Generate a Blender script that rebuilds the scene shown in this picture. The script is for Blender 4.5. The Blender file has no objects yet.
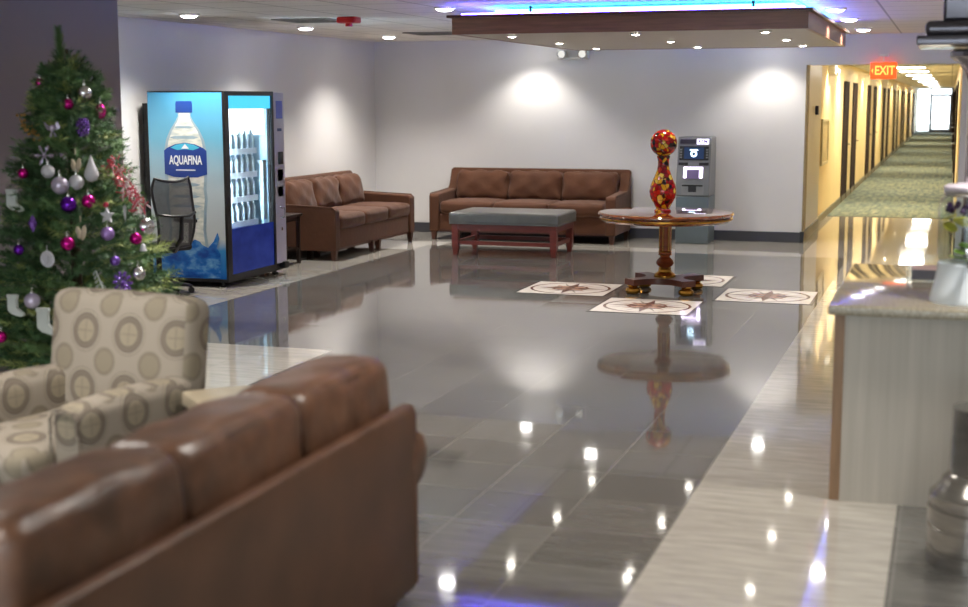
import bpy, bmesh, math, random
import numpy as np
from mathutils import Vector, Matrix, Euler
random.seed(7); np.random.seed(7)
SC = bpy.context.scene
COL = SC.collection
PI = math.pi

# ------------------------------------------------------------------ materials
def lin(c):
    return tuple((x/12.92 if x <= .04045 else ((x+.055)/1.055)**2.4) for x in c)
def rgb(r, g, b):
    return lin((r/255., g/255., b/255.))
class NT:
    def __init__(s, name):
        m = bpy.data.materials.new(name); m.use_nodes = True
        s.m = m; s.t = m.node_tree; s.t.nodes.clear()
        s.out = s.n('ShaderNodeOutputMaterial')
    def n(s, typ, **kw):
        nd = s.t.nodes.new(typ)
        for k, v in kw.items():
            if k.startswith('_'): setattr(nd, k[1:], v)
        return nd
    def l(s, a, b): s.t.links.new(a, b)
    def math(s, op, a, b=None):
        nd = s.n('ShaderNodeMath', _operation=op)
        for i, v in enumerate((a, b)):
            if v is None: continue
            if isinstance(v, (int, float)): nd.inputs[i].default_value = v
            else: s.l(v, nd.inputs[i])
        return nd.outputs[0]
    def mix(s, fac, a, b):
        nd = s.n('ShaderNodeMix', _data_type='RGBA')
        for i, v in ((0, fac), (6, a), (7, b)):
            if isinstance(v, (int, float)): nd.inputs[i].default_value = v
            elif isinstance(v, tuple): nd.inputs[i].default_value = (*v[:3], 1)
            else: s.l(v, nd.inputs[i])
        return nd.outputs[2]
    def noise(s, scale, detail=4, vec=None, rough=.5):
        nd = s.n('ShaderNodeTexNoise'); nd.inputs['Scale'].default_value = scale
        nd.inputs['Detail'].default_value = detail; nd.inputs['Roughness'].default_value = rough
        if vec is not None: s.l(vec, nd.inputs['Vector'])
        return nd.outputs['Fac']
    def ramp(s, fac, stops, interp='LINEAR'):
        nd = s.n('ShaderNodeValToRGB'); cr = nd.color_ramp; cr.interpolation = interp
        while len(cr.elements) < len(stops): cr.elements.new(.5)
        for e, (p, c) in zip(cr.elements, stops):
            e.position = p; e.color = (*c[:3], 1)
        s.l(fac, nd.inputs[0]); return nd.outputs[0]
    def coord(s, kind='Object', scale=(1, 1, 1), loc=(0, 0, 0)):
        tc = s.n('ShaderNodeTexCoord'); mp = s.n('ShaderNodeMapping')
        mp.inputs['Scale'].default_value = scale; mp.inputs['Location'].default_value = loc
        s.l(tc.outputs[kind], mp.inputs['Vector']); return mp.outputs[0]
    def bsdf(s, color=None, rough=.5, metal=0., spec=.5, **kw):
        b = s.n('ShaderNodeBsdfPrincipled')
        if isinstance(color, tuple): b.inputs['Base Color'].default_value = (*color[:3], 1)
        elif color is not None: s.l(color, b.inputs['Base Color'])
        if isinstance(rough, (int, float)): b.inputs['Roughness'].default_value = rough
        else: s.l(rough, b.inputs['Roughness'])
        b.inputs['Metallic'].default_value = metal
        b.inputs['Specular IOR Level'].default_value = spec
        for k, v in kw.items(): b.inputs[k].default_value = v
        s.l(b.outputs[0], s.out.inputs[0]); s.b = b; return b
    def bump(s, h, strength=.3, dist=.01):
        nd = s.n('ShaderNodeBump'); nd.inputs['Strength'].default_value = strength
        nd.inputs['Distance'].default_value = dist
        s.l(h, nd.inputs['Height']); s.l(nd.outputs[0], s.b.inputs['Normal'])

def mat(name, c, rough=.5, metal=0., var=.12, vscale=6., bump=0., bscale=60., spec=.5, stretch=(1, 1, 1), bdist=.004, **kw):
    t = NT(name); v = t.coord('Object', stretch)
    n = t.noise(vscale, 4, v)
    a = tuple(x*(1-var) for x in c); b = tuple(min(1, x*(1+var)) for x in c)
    t.bsdf(t.ramp(n, [(.3, a), (.7, b)]), rough, metal, spec, **kw)
    if bump: t.bump(t.noise(bscale, 3, v), bump, bdist)
    return t.m
def emis(name, c, s):
    t = NT(name); e = t.n('ShaderNodeEmission'); e.inputs[0].default_value = (*c, 1); e.inputs[1].default_value = s
    t.l(e.outputs[0], t.out.inputs[0]); return t.m
def glass(name, tint=(1, 1, 1), refl=1.0, rough=0.0):
    t = NT(name); tr = t.n('ShaderNodeBsdfTransparent'); tr.inputs[0].default_value = (*tint, 1)
    g = t.n('ShaderNodeBsdfGlossy'); g.inputs['Roughness'].default_value = rough
    f = t.n('ShaderNodeLayerWeight'); f.inputs[0].default_value = .5
    sch = t.math('ADD', t.math('MULTIPLY', t.math('POWER', f.outputs['Facing'], 5.), .96), .04)
    mx = t.n('ShaderNodeMixShader'); t.l(t.math('MULTIPLY', sch, refl), mx.inputs[0])
    t.l(tr.outputs[0], mx.inputs[1]); t.l(g.outputs[0], mx.inputs[2]); t.l(mx.outputs[0], t.out.inputs[0]); return t.m

TILE = .4617
def tile_mat(name, c1, c2, grout, rough, w=TILE, h=TILE, loc=(0, 0, 0), mortar=.004, streak=True, tilt=0.):
    t = NT(name); v = t.coord('Object', (1, 1, 1), loc)
    br = t.n('ShaderNodeTexBrick'); br.offset = 0; br.squash = 1
    br.inputs['Scale'].default_value = 1; br.inputs['Brick Width'].default_value = w; br.inputs['Row Height'].default_value = h
    br.inputs['Mortar Size'].default_value = mortar; br.inputs['Mortar Smooth'].default_value = .2; br.inputs['Bias'].default_value = 0
    br.inputs['Color1'].default_value = (*c1, 1); br.inputs['Color2'].default_value = (*c2, 1); br.inputs['Mortar'].default_value = (*grout, 1)
    t.l(v, br.inputs['Vector'])
    col = br.outputs['Color']
    if streak:
        v2 = t.coord('Object', (1.2, 9, 1)); n = t.noise(3, 6, v2, .65)
        st = t.ramp(n, [(.3, (.76,)*3), (.7, (1.22,)*3)])
        m = t.n('ShaderNodeMix', _data_type='RGBA', _blend_type='MULTIPLY'); m.inputs[0].default_value = 1
        t.l(col, m.inputs[6]); t.l(st, m.inputs[7]); col = m.outputs[2]
    n2 = t.noise(14, 3, t.coord('Object'))
    r = t.n('ShaderNodeMapRange'); r.inputs[3].default_value = rough*.8; r.inputs[4].default_value = rough*1.25
    t.l(n2, r.inputs[0])
    t.bsdf(col, r.outputs[0], spec=(.8 if tilt else .5), **({'Coat Weight': .22, 'Coat IOR': 1.5, 'Coat Roughness': .02} if tilt else {}))
    if tilt:
        sp = t.n('ShaderNodeSeparateXYZ'); t.l(v, sp.inputs[0])
        fx = t.math('FRACT', t.math('DIVIDE', sp.outputs[0], w)); fy = t.math('FRACT', t.math('DIVIDE', sp.outputs[1], h))
        cx = t.math('FLOOR', t.math('DIVIDE', sp.outputs[0], w)); cy = t.math('FLOOR', t.math('DIVIDE', sp.outputs[1], h))
        cb = t.n('ShaderNodeCombineXYZ'); t.l(cx, cb.inputs[0]); t.l(cy, cb.inputs[1])
        wn = t.n('ShaderNodeTexWhiteNoise'); t.l(cb.outputs[0], wn.inputs['Vector'])
        s2 = t.n('ShaderNodeSeparateColor'); t.l(wn.outputs['Color'], s2.inputs[0])
        hgt = t.math('ADD', t.math('MULTIPLY', t.math('SUBTRACT', s2.outputs[0], .5), fx), t.math('MULTIPLY', t.math('SUBTRACT', s2.outputs[1], .5), fy))
        t.bump(hgt, 1., tilt)
    return t.m

# ------------------------------------------------------------------ mesh builder
class MB:
    def __init__(s): s.v = []; s.f = []; s.mi = []
    def add(s, vs, fs, m=0, T=None):
        o = len(s.v)
        for p in vs:
            p = Vector(p)
            if T is not None: p = T @ p
            s.v.append(tuple(p))
        for f in fs: s.f.append(tuple(i+o for i in f)); s.mi.append(m)
        return s
    def box(s, x0, x1, y0, y1, z0, z1, m=0, T=None, bev=0.):
        if bev > 0:
            return s.rbox(((x0+x1)/2, (y0+y1)/2, (z0+z1)/2), (x1-x0, y1-y0, z1-z0), bev, m=m, T=T, n=1, k=2)
        vs = [(x, y, z) for x in (x0, x1) for y in (y0, y1) for z in (z0, z1)]
        fs = [(0, 1, 3, 2), (4, 6, 7, 5), (0, 4, 5, 1), (2, 3, 7, 6), (0, 2, 6, 4), (1, 5, 7, 3)]
        return s.add(vs, fs, m, T)
    def rbox(s, c, d, r, puff=(0, 0, 0), n=6, k=3, m=0, T=None, wob=0., seed=0):
        h = [x/2 for x in d]; r = min(r, min(h)*.999)
        def ticks(hh):
            t = [-hh + r*(1-math.cos(PI/2*i/k)) for i in range(k)]
            t = [-hh + r*(1-math.cos(PI/2*i/k)) for i in range(k+1)]
            mid = [-hh+r+(2*hh-2*r)*i/n for i in range(1, n)] if hh > r*1.001 else []
            return t + mid + [-x for x in reversed(t)]
        tk = [ticks(x) for x in h]
        rnd = random.Random(seed)
        ph = [rnd.uniform(0, 6.28) for _ in range(6)]
        idx = {}; vs = []
        def vid(p):
            key = tuple(round(x, 6) for x in p)
            if key in idx: return idx[key]
            q = [max(-(hh-r), min(hh-r, x)) for x, hh in zip(p, h)]
            dv = Vector([x-y for x, y in zip(p, q)])
            if dv.length > 1e-9: dv = dv.normalized()*r
            o = [q[i]+dv[i] for i in range(3)]
            u = [p[i]/h[i] for i in range(3)]
            for i in range(3):
                j, l = (i+1) % 3, (i+2) % 3
                if puff[i]: o[i] += u[i]*puff[i]*(1-u[j]**2)*(1-u[l]**2)
            if wob:
                for i in range(3):
                    o[i] += wob*(math.sin(9*p[(i+1) % 3]/max(d)*2+ph[i])*math.sin(7*p[(i+2) % 3]/max(d)*2+ph[i+3]))
            idx[key] = len(vs); vs.append((o[0]+c[0], o[1]+c[1], o[2]+c[2])); return idx[key]
        fs = []
        for ax in range(3):
            a, b = (ax+1) % 3, (ax+2) % 3
            for sg in (-1, 1):
                for i in range(len(tk[a])-1):
                    for j in range(len(tk[b])-1):
                        q = []
                        for ii, jj in ((i, j), (i+1, j), (i+1, j+1), (i, j+1)):
                            p = [0, 0, 0]; p[ax] = sg*h[ax]; p[a] = tk[a][ii]; p[b] = tk[b][jj]; q.append(vid(p))
                        if sg < 0: q.reverse()
                        if len(set(q)) > 2: fs.append(tuple(q))
        return s.add(vs, fs, m, T)
    def lathe(s, prof, n=32, m=0, T=None, close=True, bands=None):
        vs = []; fs = []
        for r, z in prof:
            for i in range(n):
                a = 2*PI*i/n; vs.append((r*math.cos(a), r*math.sin(a), z))
        o = len(s.v)
        s.add(vs, [], m, T)
        for k in range(len(prof)-1):
            for i in range(n):
                j = (i+1) % n
                s.f.append((o+k*n+i, o+k*n+j, o+(k+1)*n+j, o+(k+1)*n+i)); s.mi.append(bands[k] if bands else m)
        if close:
            if prof[0][0] > 1e-5: s.f.append(tuple(o+i for i in reversed(range(n)))); s.mi.append(bands[0] if bands else m)
            if prof[-1][0] > 1e-5: s.f.append(tuple(o+(len(prof)-1)*n+i for i in range(n))); s.mi.append(bands[-1] if bands else m)
        return s
    def cyl(s, a, b, r, r2=None, n=16, m=0):
        a, b = Vector(a), Vector(b); d = b-a
        T = Matrix.Translation(a) @ d.to_track_quat('Z', 'Y').to_matrix().to_4x4()
        return s.lathe([(r, 0), (r if r2 is None else r2, d.length)], n, m, T)
    def sphere(s, c, r, n=16, m=0, sc=(1, 1, 1), T=None):
        prof = [(r*math.sin(PI*i/(n//2)), -r*math.cos(PI*i/(n//2))) for i in range(n//2+1)]
        prof[0] = (1e-6, -r); prof[-1] = (1e-6, r)
        M = Matrix.Translation(c) @ Matrix.Diagonal((*sc, 1))
        return s.lathe(prof, n, m, (T @ M) if T is not None else M, close=False)
    def tube(s, pts, r, n=8, m=0, closed=False, T=None):
        pts = [Vector(p) for p in pts]; N = len(pts); vs = []; fs = []
        rr = r if isinstance(r, (list, tuple)) else [r]*N
        up = Vector((0.13, .21, .97))
        for i, p in enumerate(pts):
            if closed: d = pts[(i+1) % N]-pts[i-1]
            else: d = pts[min(i+1, N-1)]-pts[max(i-1, 0)]
            d.normalize(); u = up-d*up.dot(d)
            if u.length < 1e-3: u = Vector((1, 0, 0))-d*d.x
            u.normalize(); w = d.cross(u)
            for k in range(n):
                a = 2*PI*k/n; vs.append(p+rr[i]*(u*math.cos(a)+w*math.sin(a)))
        for i in range(N if closed else N-1):
            i2 = (i+1) % N
            for k in range(n):
                k2 = (k+1) % n; fs.append((i*n+k, i*n+k2, i2*n+k2, i2*n+k))
        if not closed: fs += [tuple(reversed(range(n))), tuple((N-1)*n+k for k in range(n))]
        return s.add(vs, fs, m, T)
    def prism(s, poly, a, b, axis='z', m=0, T=None):
        """poly: 2D outline, extruded from a to b along axis"""
        def P(u, v, w):
            return {'z': (u, v, w), 'y': (u, w, v), 'x': (w, u, v)}[axis]
        n = len(poly)
        vs = [P(u, v, a) for u, v in poly]+[P(u, v, b) for u, v in poly]
        fs = [tuple(reversed(range(n))), tuple(range(n, 2*n))]
        fs += [(i, (i+1) % n, n+(i+1) % n, n+i) for i in range(n)]
        return s.add(vs, fs, m, T)
    def build(s, name, mats, parent=None, smooth=35., uv=False, loc=None, rot=None):
        me = bpy.data.meshes.new(name); me.from_pydata(s.v, [], s.f)
        mats = mats if isinstance(mats, (list, tuple)) else [mats]
        for mm in mats: me.materials.append(mm)
        for p, i in zip(me.polygons, s.mi): p.material_index = i
        bm = bmesh.new(); bm.from_mesh(me)
        bmesh.ops.remove_doubles(bm, verts=bm.verts, dist=1e-5)
        bmesh.ops.recalc_face_normals(bm, faces=bm.faces)
        bm.to_mesh(me); bm.free()
        if smooth:
            me.shade_smooth()
            try: me.set_sharp_from_angle(angle=math.radians(smooth))
            except Exception: pass
        if uv:
            ul = me.uv_layers.new(name='UVMap')
            for p in me.polygons:
                nx, ny, nz = (abs(x) for x in p.normal)
                for li in p.loop_indices:
                    c = me.vertices[me.loops[li].vertex_index].co
                    ul.data[li].uv = (c.y, c.z) if nx > max(ny, nz) else ((c.x, c.z) if ny >= nz else (c.x, c.y))
        o = bpy.data.objects.new(name, me); COL.objects.link(o)
        if parent is not None: o.parent = parent
        if loc is not None: o.location = loc
        if rot is not None: o.rotation_euler = rot
        return o

def tag(o, label, cat, group=None, kind=None):
    o['label'] = label; o['category'] = cat
    if group: o['group'] = group
    if kind: o['kind'] = kind
    return o
def thing(name, label, cat, loc=(0, 0, 0), rz=0., group=None):
    o = bpy.data.objects.new(name, None); COL.objects.link(o); o.empty_display_size = .1
    o.location = loc; o.rotation_euler = (0, 0, rz); return tag(o, label, cat, group)
def struct(o, label=None, cat=None):
    o['kind'] = 'structure'
    if label: o['label'] = label
    if cat: o['category'] = cat
    return o
def dup(root, loc, label, group=None, rz=None):
    r = root.copy(); COL.objects.link(r); r.location = loc
    if rz is not None: r.rotation_euler = (0, 0, rz)
    r['label'] = label
    if group: r['group'] = group
    for ch in list(root.children):
        c = ch.copy(); COL.objects.link(c); c.parent = r
        for g in list(ch.children):
            d = g.copy(); COL.objects.link(d); d.parent = c
    return r
def text(name, s, size, m, parent, loc, rot, ext=.001, sx=1., align='CENTER', bold=0.):
    cu = bpy.data.curves.new(name, 'FONT'); cu.body = s; cu.size = size; cu.extrude = ext; cu.offset = bold
    cu.align_x = align; cu.align_y = 'CENTER'; cu.materials.append(m)
    o = bpy.data.objects.new(name, cu); COL.objects.link(o); o.parent = parent; o.location = loc; o.rotation_euler = rot; o.scale = (sx, 1, 1)
    bpy.context.view_layer.update()
    me = bpy.data.meshes.new_from_object(o.evaluated_get(bpy.context.evaluated_depsgraph_get()))
    bpy.data.objects.remove(o)
    o = bpy.data.objects.new(name, me); COL.objects.link(o); o.parent = parent; o.location = loc; o.rotation_euler = rot; o.scale = (sx, 1, 1)
    return o
def spot(parent, loc, watts, angle=120, blend=.8, rad=.06, col=(1, .95, .88), rot=(0, 0, 0)):
    li = bpy.data.lights.new('lamp', 'SPOT'); li.energy = watts; li.spot_size = math.radians(angle); li.spot_blend = blend
    li.shadow_soft_size = rad; li.color = col
    o = bpy.data.objects.new('lamp', li); COL.objects.link(o); o.location = loc; o.rotation_euler = rot
    if parent is not None: o.parent = parent
    return o

# palette
M = {}
M['wall'] = mat('painted_wall_lavender_gray', rgb(219, 217, 216), .32, var=.02, vscale=2, bump=.08, bscale=260, bdist=.001)
M['wall_dark'] = mat('painted_wall_plum_gray', rgb(122, 111, 118), .55, var=.02, vscale=2, bump=.08, bscale=260, bdist=.001)
M['wall_yellow'] = mat('painted_wall_cream_yellow', rgb(238, 216, 160), .5, var=.03, vscale=2)
M['base'] = mat('baseboard_dark_gray', rgb(62, 62, 68), .4, var=.05)
M['base_lt'] = mat('baseboard_tan', rgb(120, 112, 86), .4, var=.05)
M['white'] = mat('white_plastic', rgb(232, 232, 228), .35, var=.02)
M['black'] = mat('black_plastic', rgb(22, 22, 24), .4, var=.05)
M['blackmetal'] = mat('black_painted_metal', rgb(26, 24, 24), .35, var=.05)
M['chrome'] = mat('chrome', (.75, .75, .77), .12, 1., var=.02)
M['brass'] = mat('antique_brass', rgb(190, 140, 60), .25, 1., var=.12, vscale=30)
M['mahog'] = mat('mahogany_wood', rgb(118, 52, 24), .22, var=.3, vscale=5, stretch=(1, 1, 8))
M['mahog2'] = mat('dark_mahogany_wood', rgb(84, 36, 20), .3, var=.25, vscale=7, stretch=(1, 6, 6))
M['cherry'] = mat('red_cherry_wood', rgb(112, 44, 34), .35, var=.22, vscale=6, stretch=(1, 1, 6))
M['fascia'] = mat('walnut_fascia', rgb(136, 92, 74), .3, var=.25, vscale=3, stretch=(1, 1, 14))
M['brownfab'] = mat('brown_microfiber', rgb(84, 47, 22), .85, var=.14, vscale=4, bump=.25, bscale=14, bdist=.02, **{'Sheen Weight': .1})
M['footwood'] = mat('dark_foot_wood', rgb(74, 40, 26), .4, var=.2)
M['leather'] = mat('brown_leather', rgb(90, 61, 44), .36, var=.38, vscale=10, bump=.3, bscale=26, bdist=.008)
M['leather_back'] = mat('brown_leather_back_panel', rgb(84, 55, 38), .44, var=.22, vscale=5, bump=.2, bscale=120, bdist=.002)
M['graylea'] = mat('gray_leather', rgb(96, 94, 90), .38, var=.1, vscale=8, bump=.2, bscale=60, bdist=.004)
M['silver'] = mat('atm_silver_gray', rgb(130, 132, 135), .38, .35, var=.03)
M['silver_dk'] = mat('atm_teal_gray', rgb(102, 114, 119), .4, .3, var=.03)
M['lilac'] = mat('lilac_gray_plastic', rgb(186, 180, 198), .35, var=.03)
M['lampwhite'] = emis('lamp_diffuser', (1, .97, .92), 22.)
M['lampsmall'] = emis('small_lamp_diffuser', (1, .93, .82), 30.)
M['panelwhite'] = emis('fluorescent_diffuser', (1, .95, .84), 15.)

# ------------------------------------------------------------------ setting
CZ = 2.6
floor_dark = tile_mat('gray_polished_tile', rgb(108, 106, 102), rgb(92, 90, 87), rgb(126, 123, 118), .055, loc=(1.055, -12.45, 0), tilt=.0028)
floor_cream = tile_mat('cream_polished_tile', rgb(186, 180, 170), rgb(179, 173, 164), rgb(164, 158, 149), .055, w=.92, h=.92, loc=(1.055, -12.45, 0), mortar=.003, tilt=.0028)
fb = MB()
def quad(x0, x1, y0, y1, m): fb.add([(x0, y0, 0), (x1, y0, 0), (x1, y1, 0), (x0, y1, 0)], [(0, 1, 2, 3)], m)
XL, XR, YB, YF = -7.57, 3.5, 18.0, -2.0
D0, D1, D2, D3, DY, DB, DR = -6.18, -4.2, -1.05, -.15, 9.13, 16.35, 9.0
quad(XL, D1, YF, DY, 1); quad(XL, D0, DY, YB, 1); quad(D0, D2, DB, YB, 1)
quad(D1, D2, YF, DY, 0); quad(D0, D2, DY, DB, 0)
quad(D2, D3, YF, YB, 1); quad(D3, XR, YF, DR, 0); quad(D3, XR, DR, YB, 1)
quad(-1.78, .12, YB, 22.3, 1)
fb.add([(XL, YF, -.1), (XR, YF, -.1), (XR, YB, -.1), (XL, YB, -.1)], [(3, 2, 1, 0)], 1)
struct(fb.build('floor', [floor_dark, floor_cream], smooth=0))

# carpet
t = NT('olive_striped_carpet'); v = t.coord('Object')
n1 = t.noise(1.0, 3, t.coord('Object', (14, 1.6, 1))); n2 = t.noise(1.0, 2, t.coord('Object', (3, 11, 1)))
t.bsdf(t.mix(t.ramp(n2, [(.42, (0, 0, 0)), (.55, (1, 1, 1))]), t.ramp(n1, [(.38, rgb(82, 94, 90)), (.62, rgb(150, 152, 128))]), rgb(108, 118, 106)), .95, spec=.1)
t.bump(t.noise(300, 2, v), .4, .004)
struct(MB().box(-1.78, .12, 22.3, 80, -.1, .006).build('floor_carpet', t.m, smooth=0))

ceil_m = tile_mat('acoustic_ceiling_tile', rgb(240, 237, 231), rgb(236, 233, 227), rgb(184, 181, 175), .85, w=.61, h=.61, mortar=.012, streak=False)
struct(MB().box(XL-.2, XR+.2, YF-.2, YB, CZ, CZ+.15).build('ceiling', ceil_m, smooth=0))
struct(MB().box(-1.93, .27, YB+.3, 80.1, 2.42, 2.6).build('ceiling_corridor', ceil_m, smooth=0))

OX0, OX1, OZ = -1.72, .12, 2.23      # corridor opening
struct(MB().box(XL-.2, OX0, YB, YB+.3, 0, CZ).build('wall_back', M['wall'], smooth=0))
struct(MB().box(OX0, OX1, YB, YB+.3, OZ, CZ).build('wall_back_header', M['wall'], smooth=0))
struct(MB().box(OX1, XR+.2, YB, YB+.3, 0, CZ).build('wall_back_right', M['wall'], smooth=0))
struct(MB().box(XL-.2, XL, 8.67, YB, 0, CZ).build('wall_left', M['wall'], smooth=0))
struct(MB().box(XL-.2, -5.6, YF-.2, 8.67, 0, CZ).build('wall_left_front', M['wall_dark'], smooth=0))
struct(MB().box(XR, XR+.2, YF-.2, YB, 0, CZ).build('wall_right', M['wall'], smooth=0))
wfb = MB().box(-5.6, -4.6, YF-.2, YF, 0, CZ).box(2.6, XR, YF-.2, YF, 0, CZ).box(-4.6, 2.6, YF-.2, YF, 0, .25).box(-4.6, 2.6, YF-.2, YF, 2.4, CZ)
struct(wfb.build('wall_front', M['wall'], smooth=0))
wf = bpy.data.objects.new('fill_window', None); COL.objects.link(wf); wf.location = (-1, YF-.1, 0); struct(wf)  # unseen glazing added behind the camera to bring in soft daylight fill
fb2 = MB()
for k in range(7): x_ = -3.6+1.2*k; fb2.box(x_-.03, x_+.03, -.04, .04, .31, 2.34)
fb2.box(-3.6, 3.6, -.04, .04, .25, .31).box(-3.6, 3.6, -.04, .04, 2.34, 2.4).build('window_frame', mat('fill_window_frame', rgb(80, 78, 78), .4), wf, smooth=0)
MB().box(-3.6, 3.6, -.006, .006, .31, 2.34).build('pane', glass('fill_window_pane', (.97, .98, .98)), wf, smooth=0)
struct(MB().box(-20, 20, -30, YF-.25, -.12, -.02).build('ground_front', mat('front_pavement', rgb(170, 168, 164), .9), smooth=0))
struct(MB().box(-1.93, OX0, YB+.3, 20.1, 0, 2.42).build('wall_corridor_return', M['wall'], smooth=0))
struct(MB().box(-1.93, -1.78, 20.1, 80, 0, 2.42).build('wall_corridor_left', M['wall_yellow'], smooth=0))
struct(MB().box(.12, .27, YB+.3, 80, 0, 2.42).build('wall_corridor_right', M['wall_yellow'], smooth=0))

def base(name, x0, x1, y0, y1, m, h=.13):
    b = MB().box(x0, x1, y0, y1, 0, h)
    struct(b.build(name, m, smooth=0))
base('baseboard_back', XL, OX0, YB-.018, YB, M['base']); base('baseboard_left', XL, XL+.018, 8.67, YB-.018, M['base'])
base('baseboard_left_front', -5.6, -5.582, YF, 8.67, M['base']); base('baseboard_end', XL+.018, -5.582, 8.67, 8.688, M['base'])
base('baseboard_corridor_return', OX0, OX0+.016, YB-.018, 20.1, M['black'], .14)
base('baseboard_corridor_left', -1.78, -1.762, 20.12, 80, M['base_lt'], .11); base('baseboard_corridor_right', .102, .12, YB, 80, M['base_lt'], .11)
struct(MB().box(OX0-.03, OX0+.02, YB-.03, YB-.001, 0, .14).build('trim_1', M['black'], smooth=0))
struct(MB().box(OX0-.012, OX0+.006, YB-.006, YB+.3, .14, OZ).build('trim_2', mat('tan_corner_trim', rgb(150, 132, 100), .5), smooth=0))

# corridor doors (dark wood, in pairs) on the left wall and on the right wall
door_m = mat('dark_brown_door', rgb(46, 28, 20), .8, spec=.15, var=.2, vscale=3, stretch=(1, 1, .2))
frame_m = mat('dark_brown_door_frame', rgb(34, 21, 16), .8, spec=.15)
dn = 1
def corridor_door(y, side):
    global dn
    s = 1 if side == 'l' else -1; xw = -1.78 if side == 'l' else .12
    d = bpy.data.objects.new('door_%d' % dn, None); COL.objects.link(d); d.location = (xw, y, 0); struct(d); dn += 1
    f = MB(); w = 1.2
    for a, b, z0, z1 in ((0, .08, 0, 2.12), (w-.08, w, 0, 2.12), (.08, w-.08, 2.04, 2.12)):
        f.box(*sorted((0, s*.022)), a, b, z0, z1)
    f.build('door_frame', frame_m, d, smooth=0)
    MB().box(*sorted((0, s*.012)), .08, w-.08, .01, 2.04).build('door_leaf', door_m, d, smooth=0)
    h = MB().cyl((s*.012, w-.18, 1.0), (s*.075, w-.18, 1.0), .012).cyl((s*.07, w-.18, 1.0), (s*.07, w-.30, 1.0), .01)
    h.build('door_handle', M['chrome'], d)
for y in (25.2, 27.6, 32.5, 35.2, 40.2, 42.9, 48.1, 50.9, 55.5, 58.2, 63.3, 66, 71.2, 74): corridor_door(y, 'l')
for y in (26, 34, 42, 50, 58, 66, 74): corridor_door(y, 'r')

# glazed end of the corridor
alu = mat('bronze_aluminium', rgb(70, 60, 62), .4, .4)
w = bpy.data.objects.new('window_1', None); COL.objects.link(w); w.location = (0, 80, 0); struct(w)
f = MB()
f.box(-1.78, -1.72, -.04, .04, 0, 2.42); f.box(-1.09, -1.01, -.04, .04, 0, 2.42); f.box(-.0, .12, -.04, .04, 0, 2.42)
f.box(-1.72, -1.09, -.04, .04, 0, .09); f.box(-1.72, 0, -.04, .04, 2.36, 2.42); f.box(-1.01, 0, -.04, .04, 2.04, 2.1)
f.build('window_frame', alu, w, smooth=0)
MB().box(-1.72, -1.01, -.005, .005, .09, 2.36).build('pane', glass('clear_pane', (.97, .99, 1)), w, smooth=0)
MB().box(-1.01, 0, -.005, .005, 2.1, 2.36).build('pane', glass('clear_pane_b', (.97, .99, 1)), w, smooth=0)
d = bpy.data.objects.new('door_%d' % dn, None); COL.objects.link(d); d.location = (0, 80, 0); struct(d); dn += 1
f = MB().box(-1.01, -.95, -.03, .03, .01, 2.04).box(-.06, 0, -.03, .03, .01, 2.04).box(-.95, -.06, -.03, .03, .01, .2).box(-.95, -.06, -.03, .03, 1.96, 2.04)
f.build('door_frame', alu, d, smooth=0)
MB().box(-.95, -.06, -.004, .004, .2, 1.96).build('pane', glass('clear_pane_c', (.97, .99, 1)), d, smooth=0)
struct(MB().box(-12, 12, 80.1, 110, -.12, -.02).build('ground_outside', mat('pale_pavement', rgb(190, 190, 186), .9), smooth=0))

# ------------------------------------------------------------------ hanging wood light box with LED glow
BX0, BX1, BY0, BY1, BZ0, BZ1 = -3.95, -1.06, 11.05, 15.02, 2.34, 2.475
bx = thing('ceiling_light_box', 'large walnut edged ceiling box with blue glow above, hung over the round table', 'ceiling fixture', (-2.505, 13.03, BZ0))
ox, oy = -2.505, 13.03
def lb(x0, x1, y0, y1, z0, z1, b): b.box(x0-ox, x1-ox, y0-oy, y1-oy, z0-BZ0, z1-BZ0)
b = MB()
lb(BX0, BX1, BY0, BY0+.03, BZ0, BZ1, b); lb(BX0, BX1, BY1-.03, BY1, BZ0, BZ1, b); lb(BX0, BX0+.03, BY0+.03, BY1-.03, BZ0, BZ1, b); lb(BX1-.03, BX1, BY0+.03, BY1-.03, BZ0, BZ1, b)
b.build('fascia', M['fascia'], bx, smooth=0)
b = MB(); e = .035
lb(BX0-e, BX1+e, BY0-e, BY0+.03, BZ1, BZ1+.022, b); lb(BX0-e, BX1+e, BY1-.03, BY1+e, BZ1, BZ1+.022, b); lb(BX0-e, BX0+.03, BY0+.03, BY1-.03, BZ1, BZ1+.022, b); lb(BX1-.03, BX1+e, BY0+.03, BY1-.03, BZ1, BZ1+.022, b)
b.build('moulding', M['mahog2'], bx, smooth=0)
b = MB(); lb(BX0+.03, BX1-.03, BY0+.03, BY1-.03, BZ0+.004, BZ0+.03, b)
b.build('underside_panel', mat('light_box_underside', rgb(196, 190, 178), .45, var=.03, vscale=2, stretch=(.4, 6, 1)), bx, smooth=0)
for x in (BX0+.5, BX1-.5):
    for y in (BY0+.6, BY1-.6): MB().cyl((x-ox, y-oy, .03), (x-ox, y-oy, CZ-BZ0), .012).build('hanger', M['blackmetal'], bx)
def loop(x0, x1, y0, y1, z):
    return [(x0-ox, y0-oy, z-BZ0), (x1-ox, y0-oy, z-BZ0), (x1-ox, y1-oy, z-BZ0), (x0-ox, y1-oy, z-BZ0)]
def ledloop(name, x0, x1, y0, y1, z, r, m):
    p = loop(x0, x1, y0, y1, z); q = []
    for i in range(4):
        a, c = Vector(p[i]), Vector(p[(i+1) % 4])
        for k in range(12): q.append(a.lerp(c, (k+.02 if k else .02)/12))
    MB().tube(q, r, 6, closed=True).build(name, m, bx)
ledloop('violet_light_strip', BX0+.05, BX1-.05, BY0+.1, BY1-.1, BZ1+.032, .010, emis('violet_led', (.11, .06, 1.), 30.))
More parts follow.
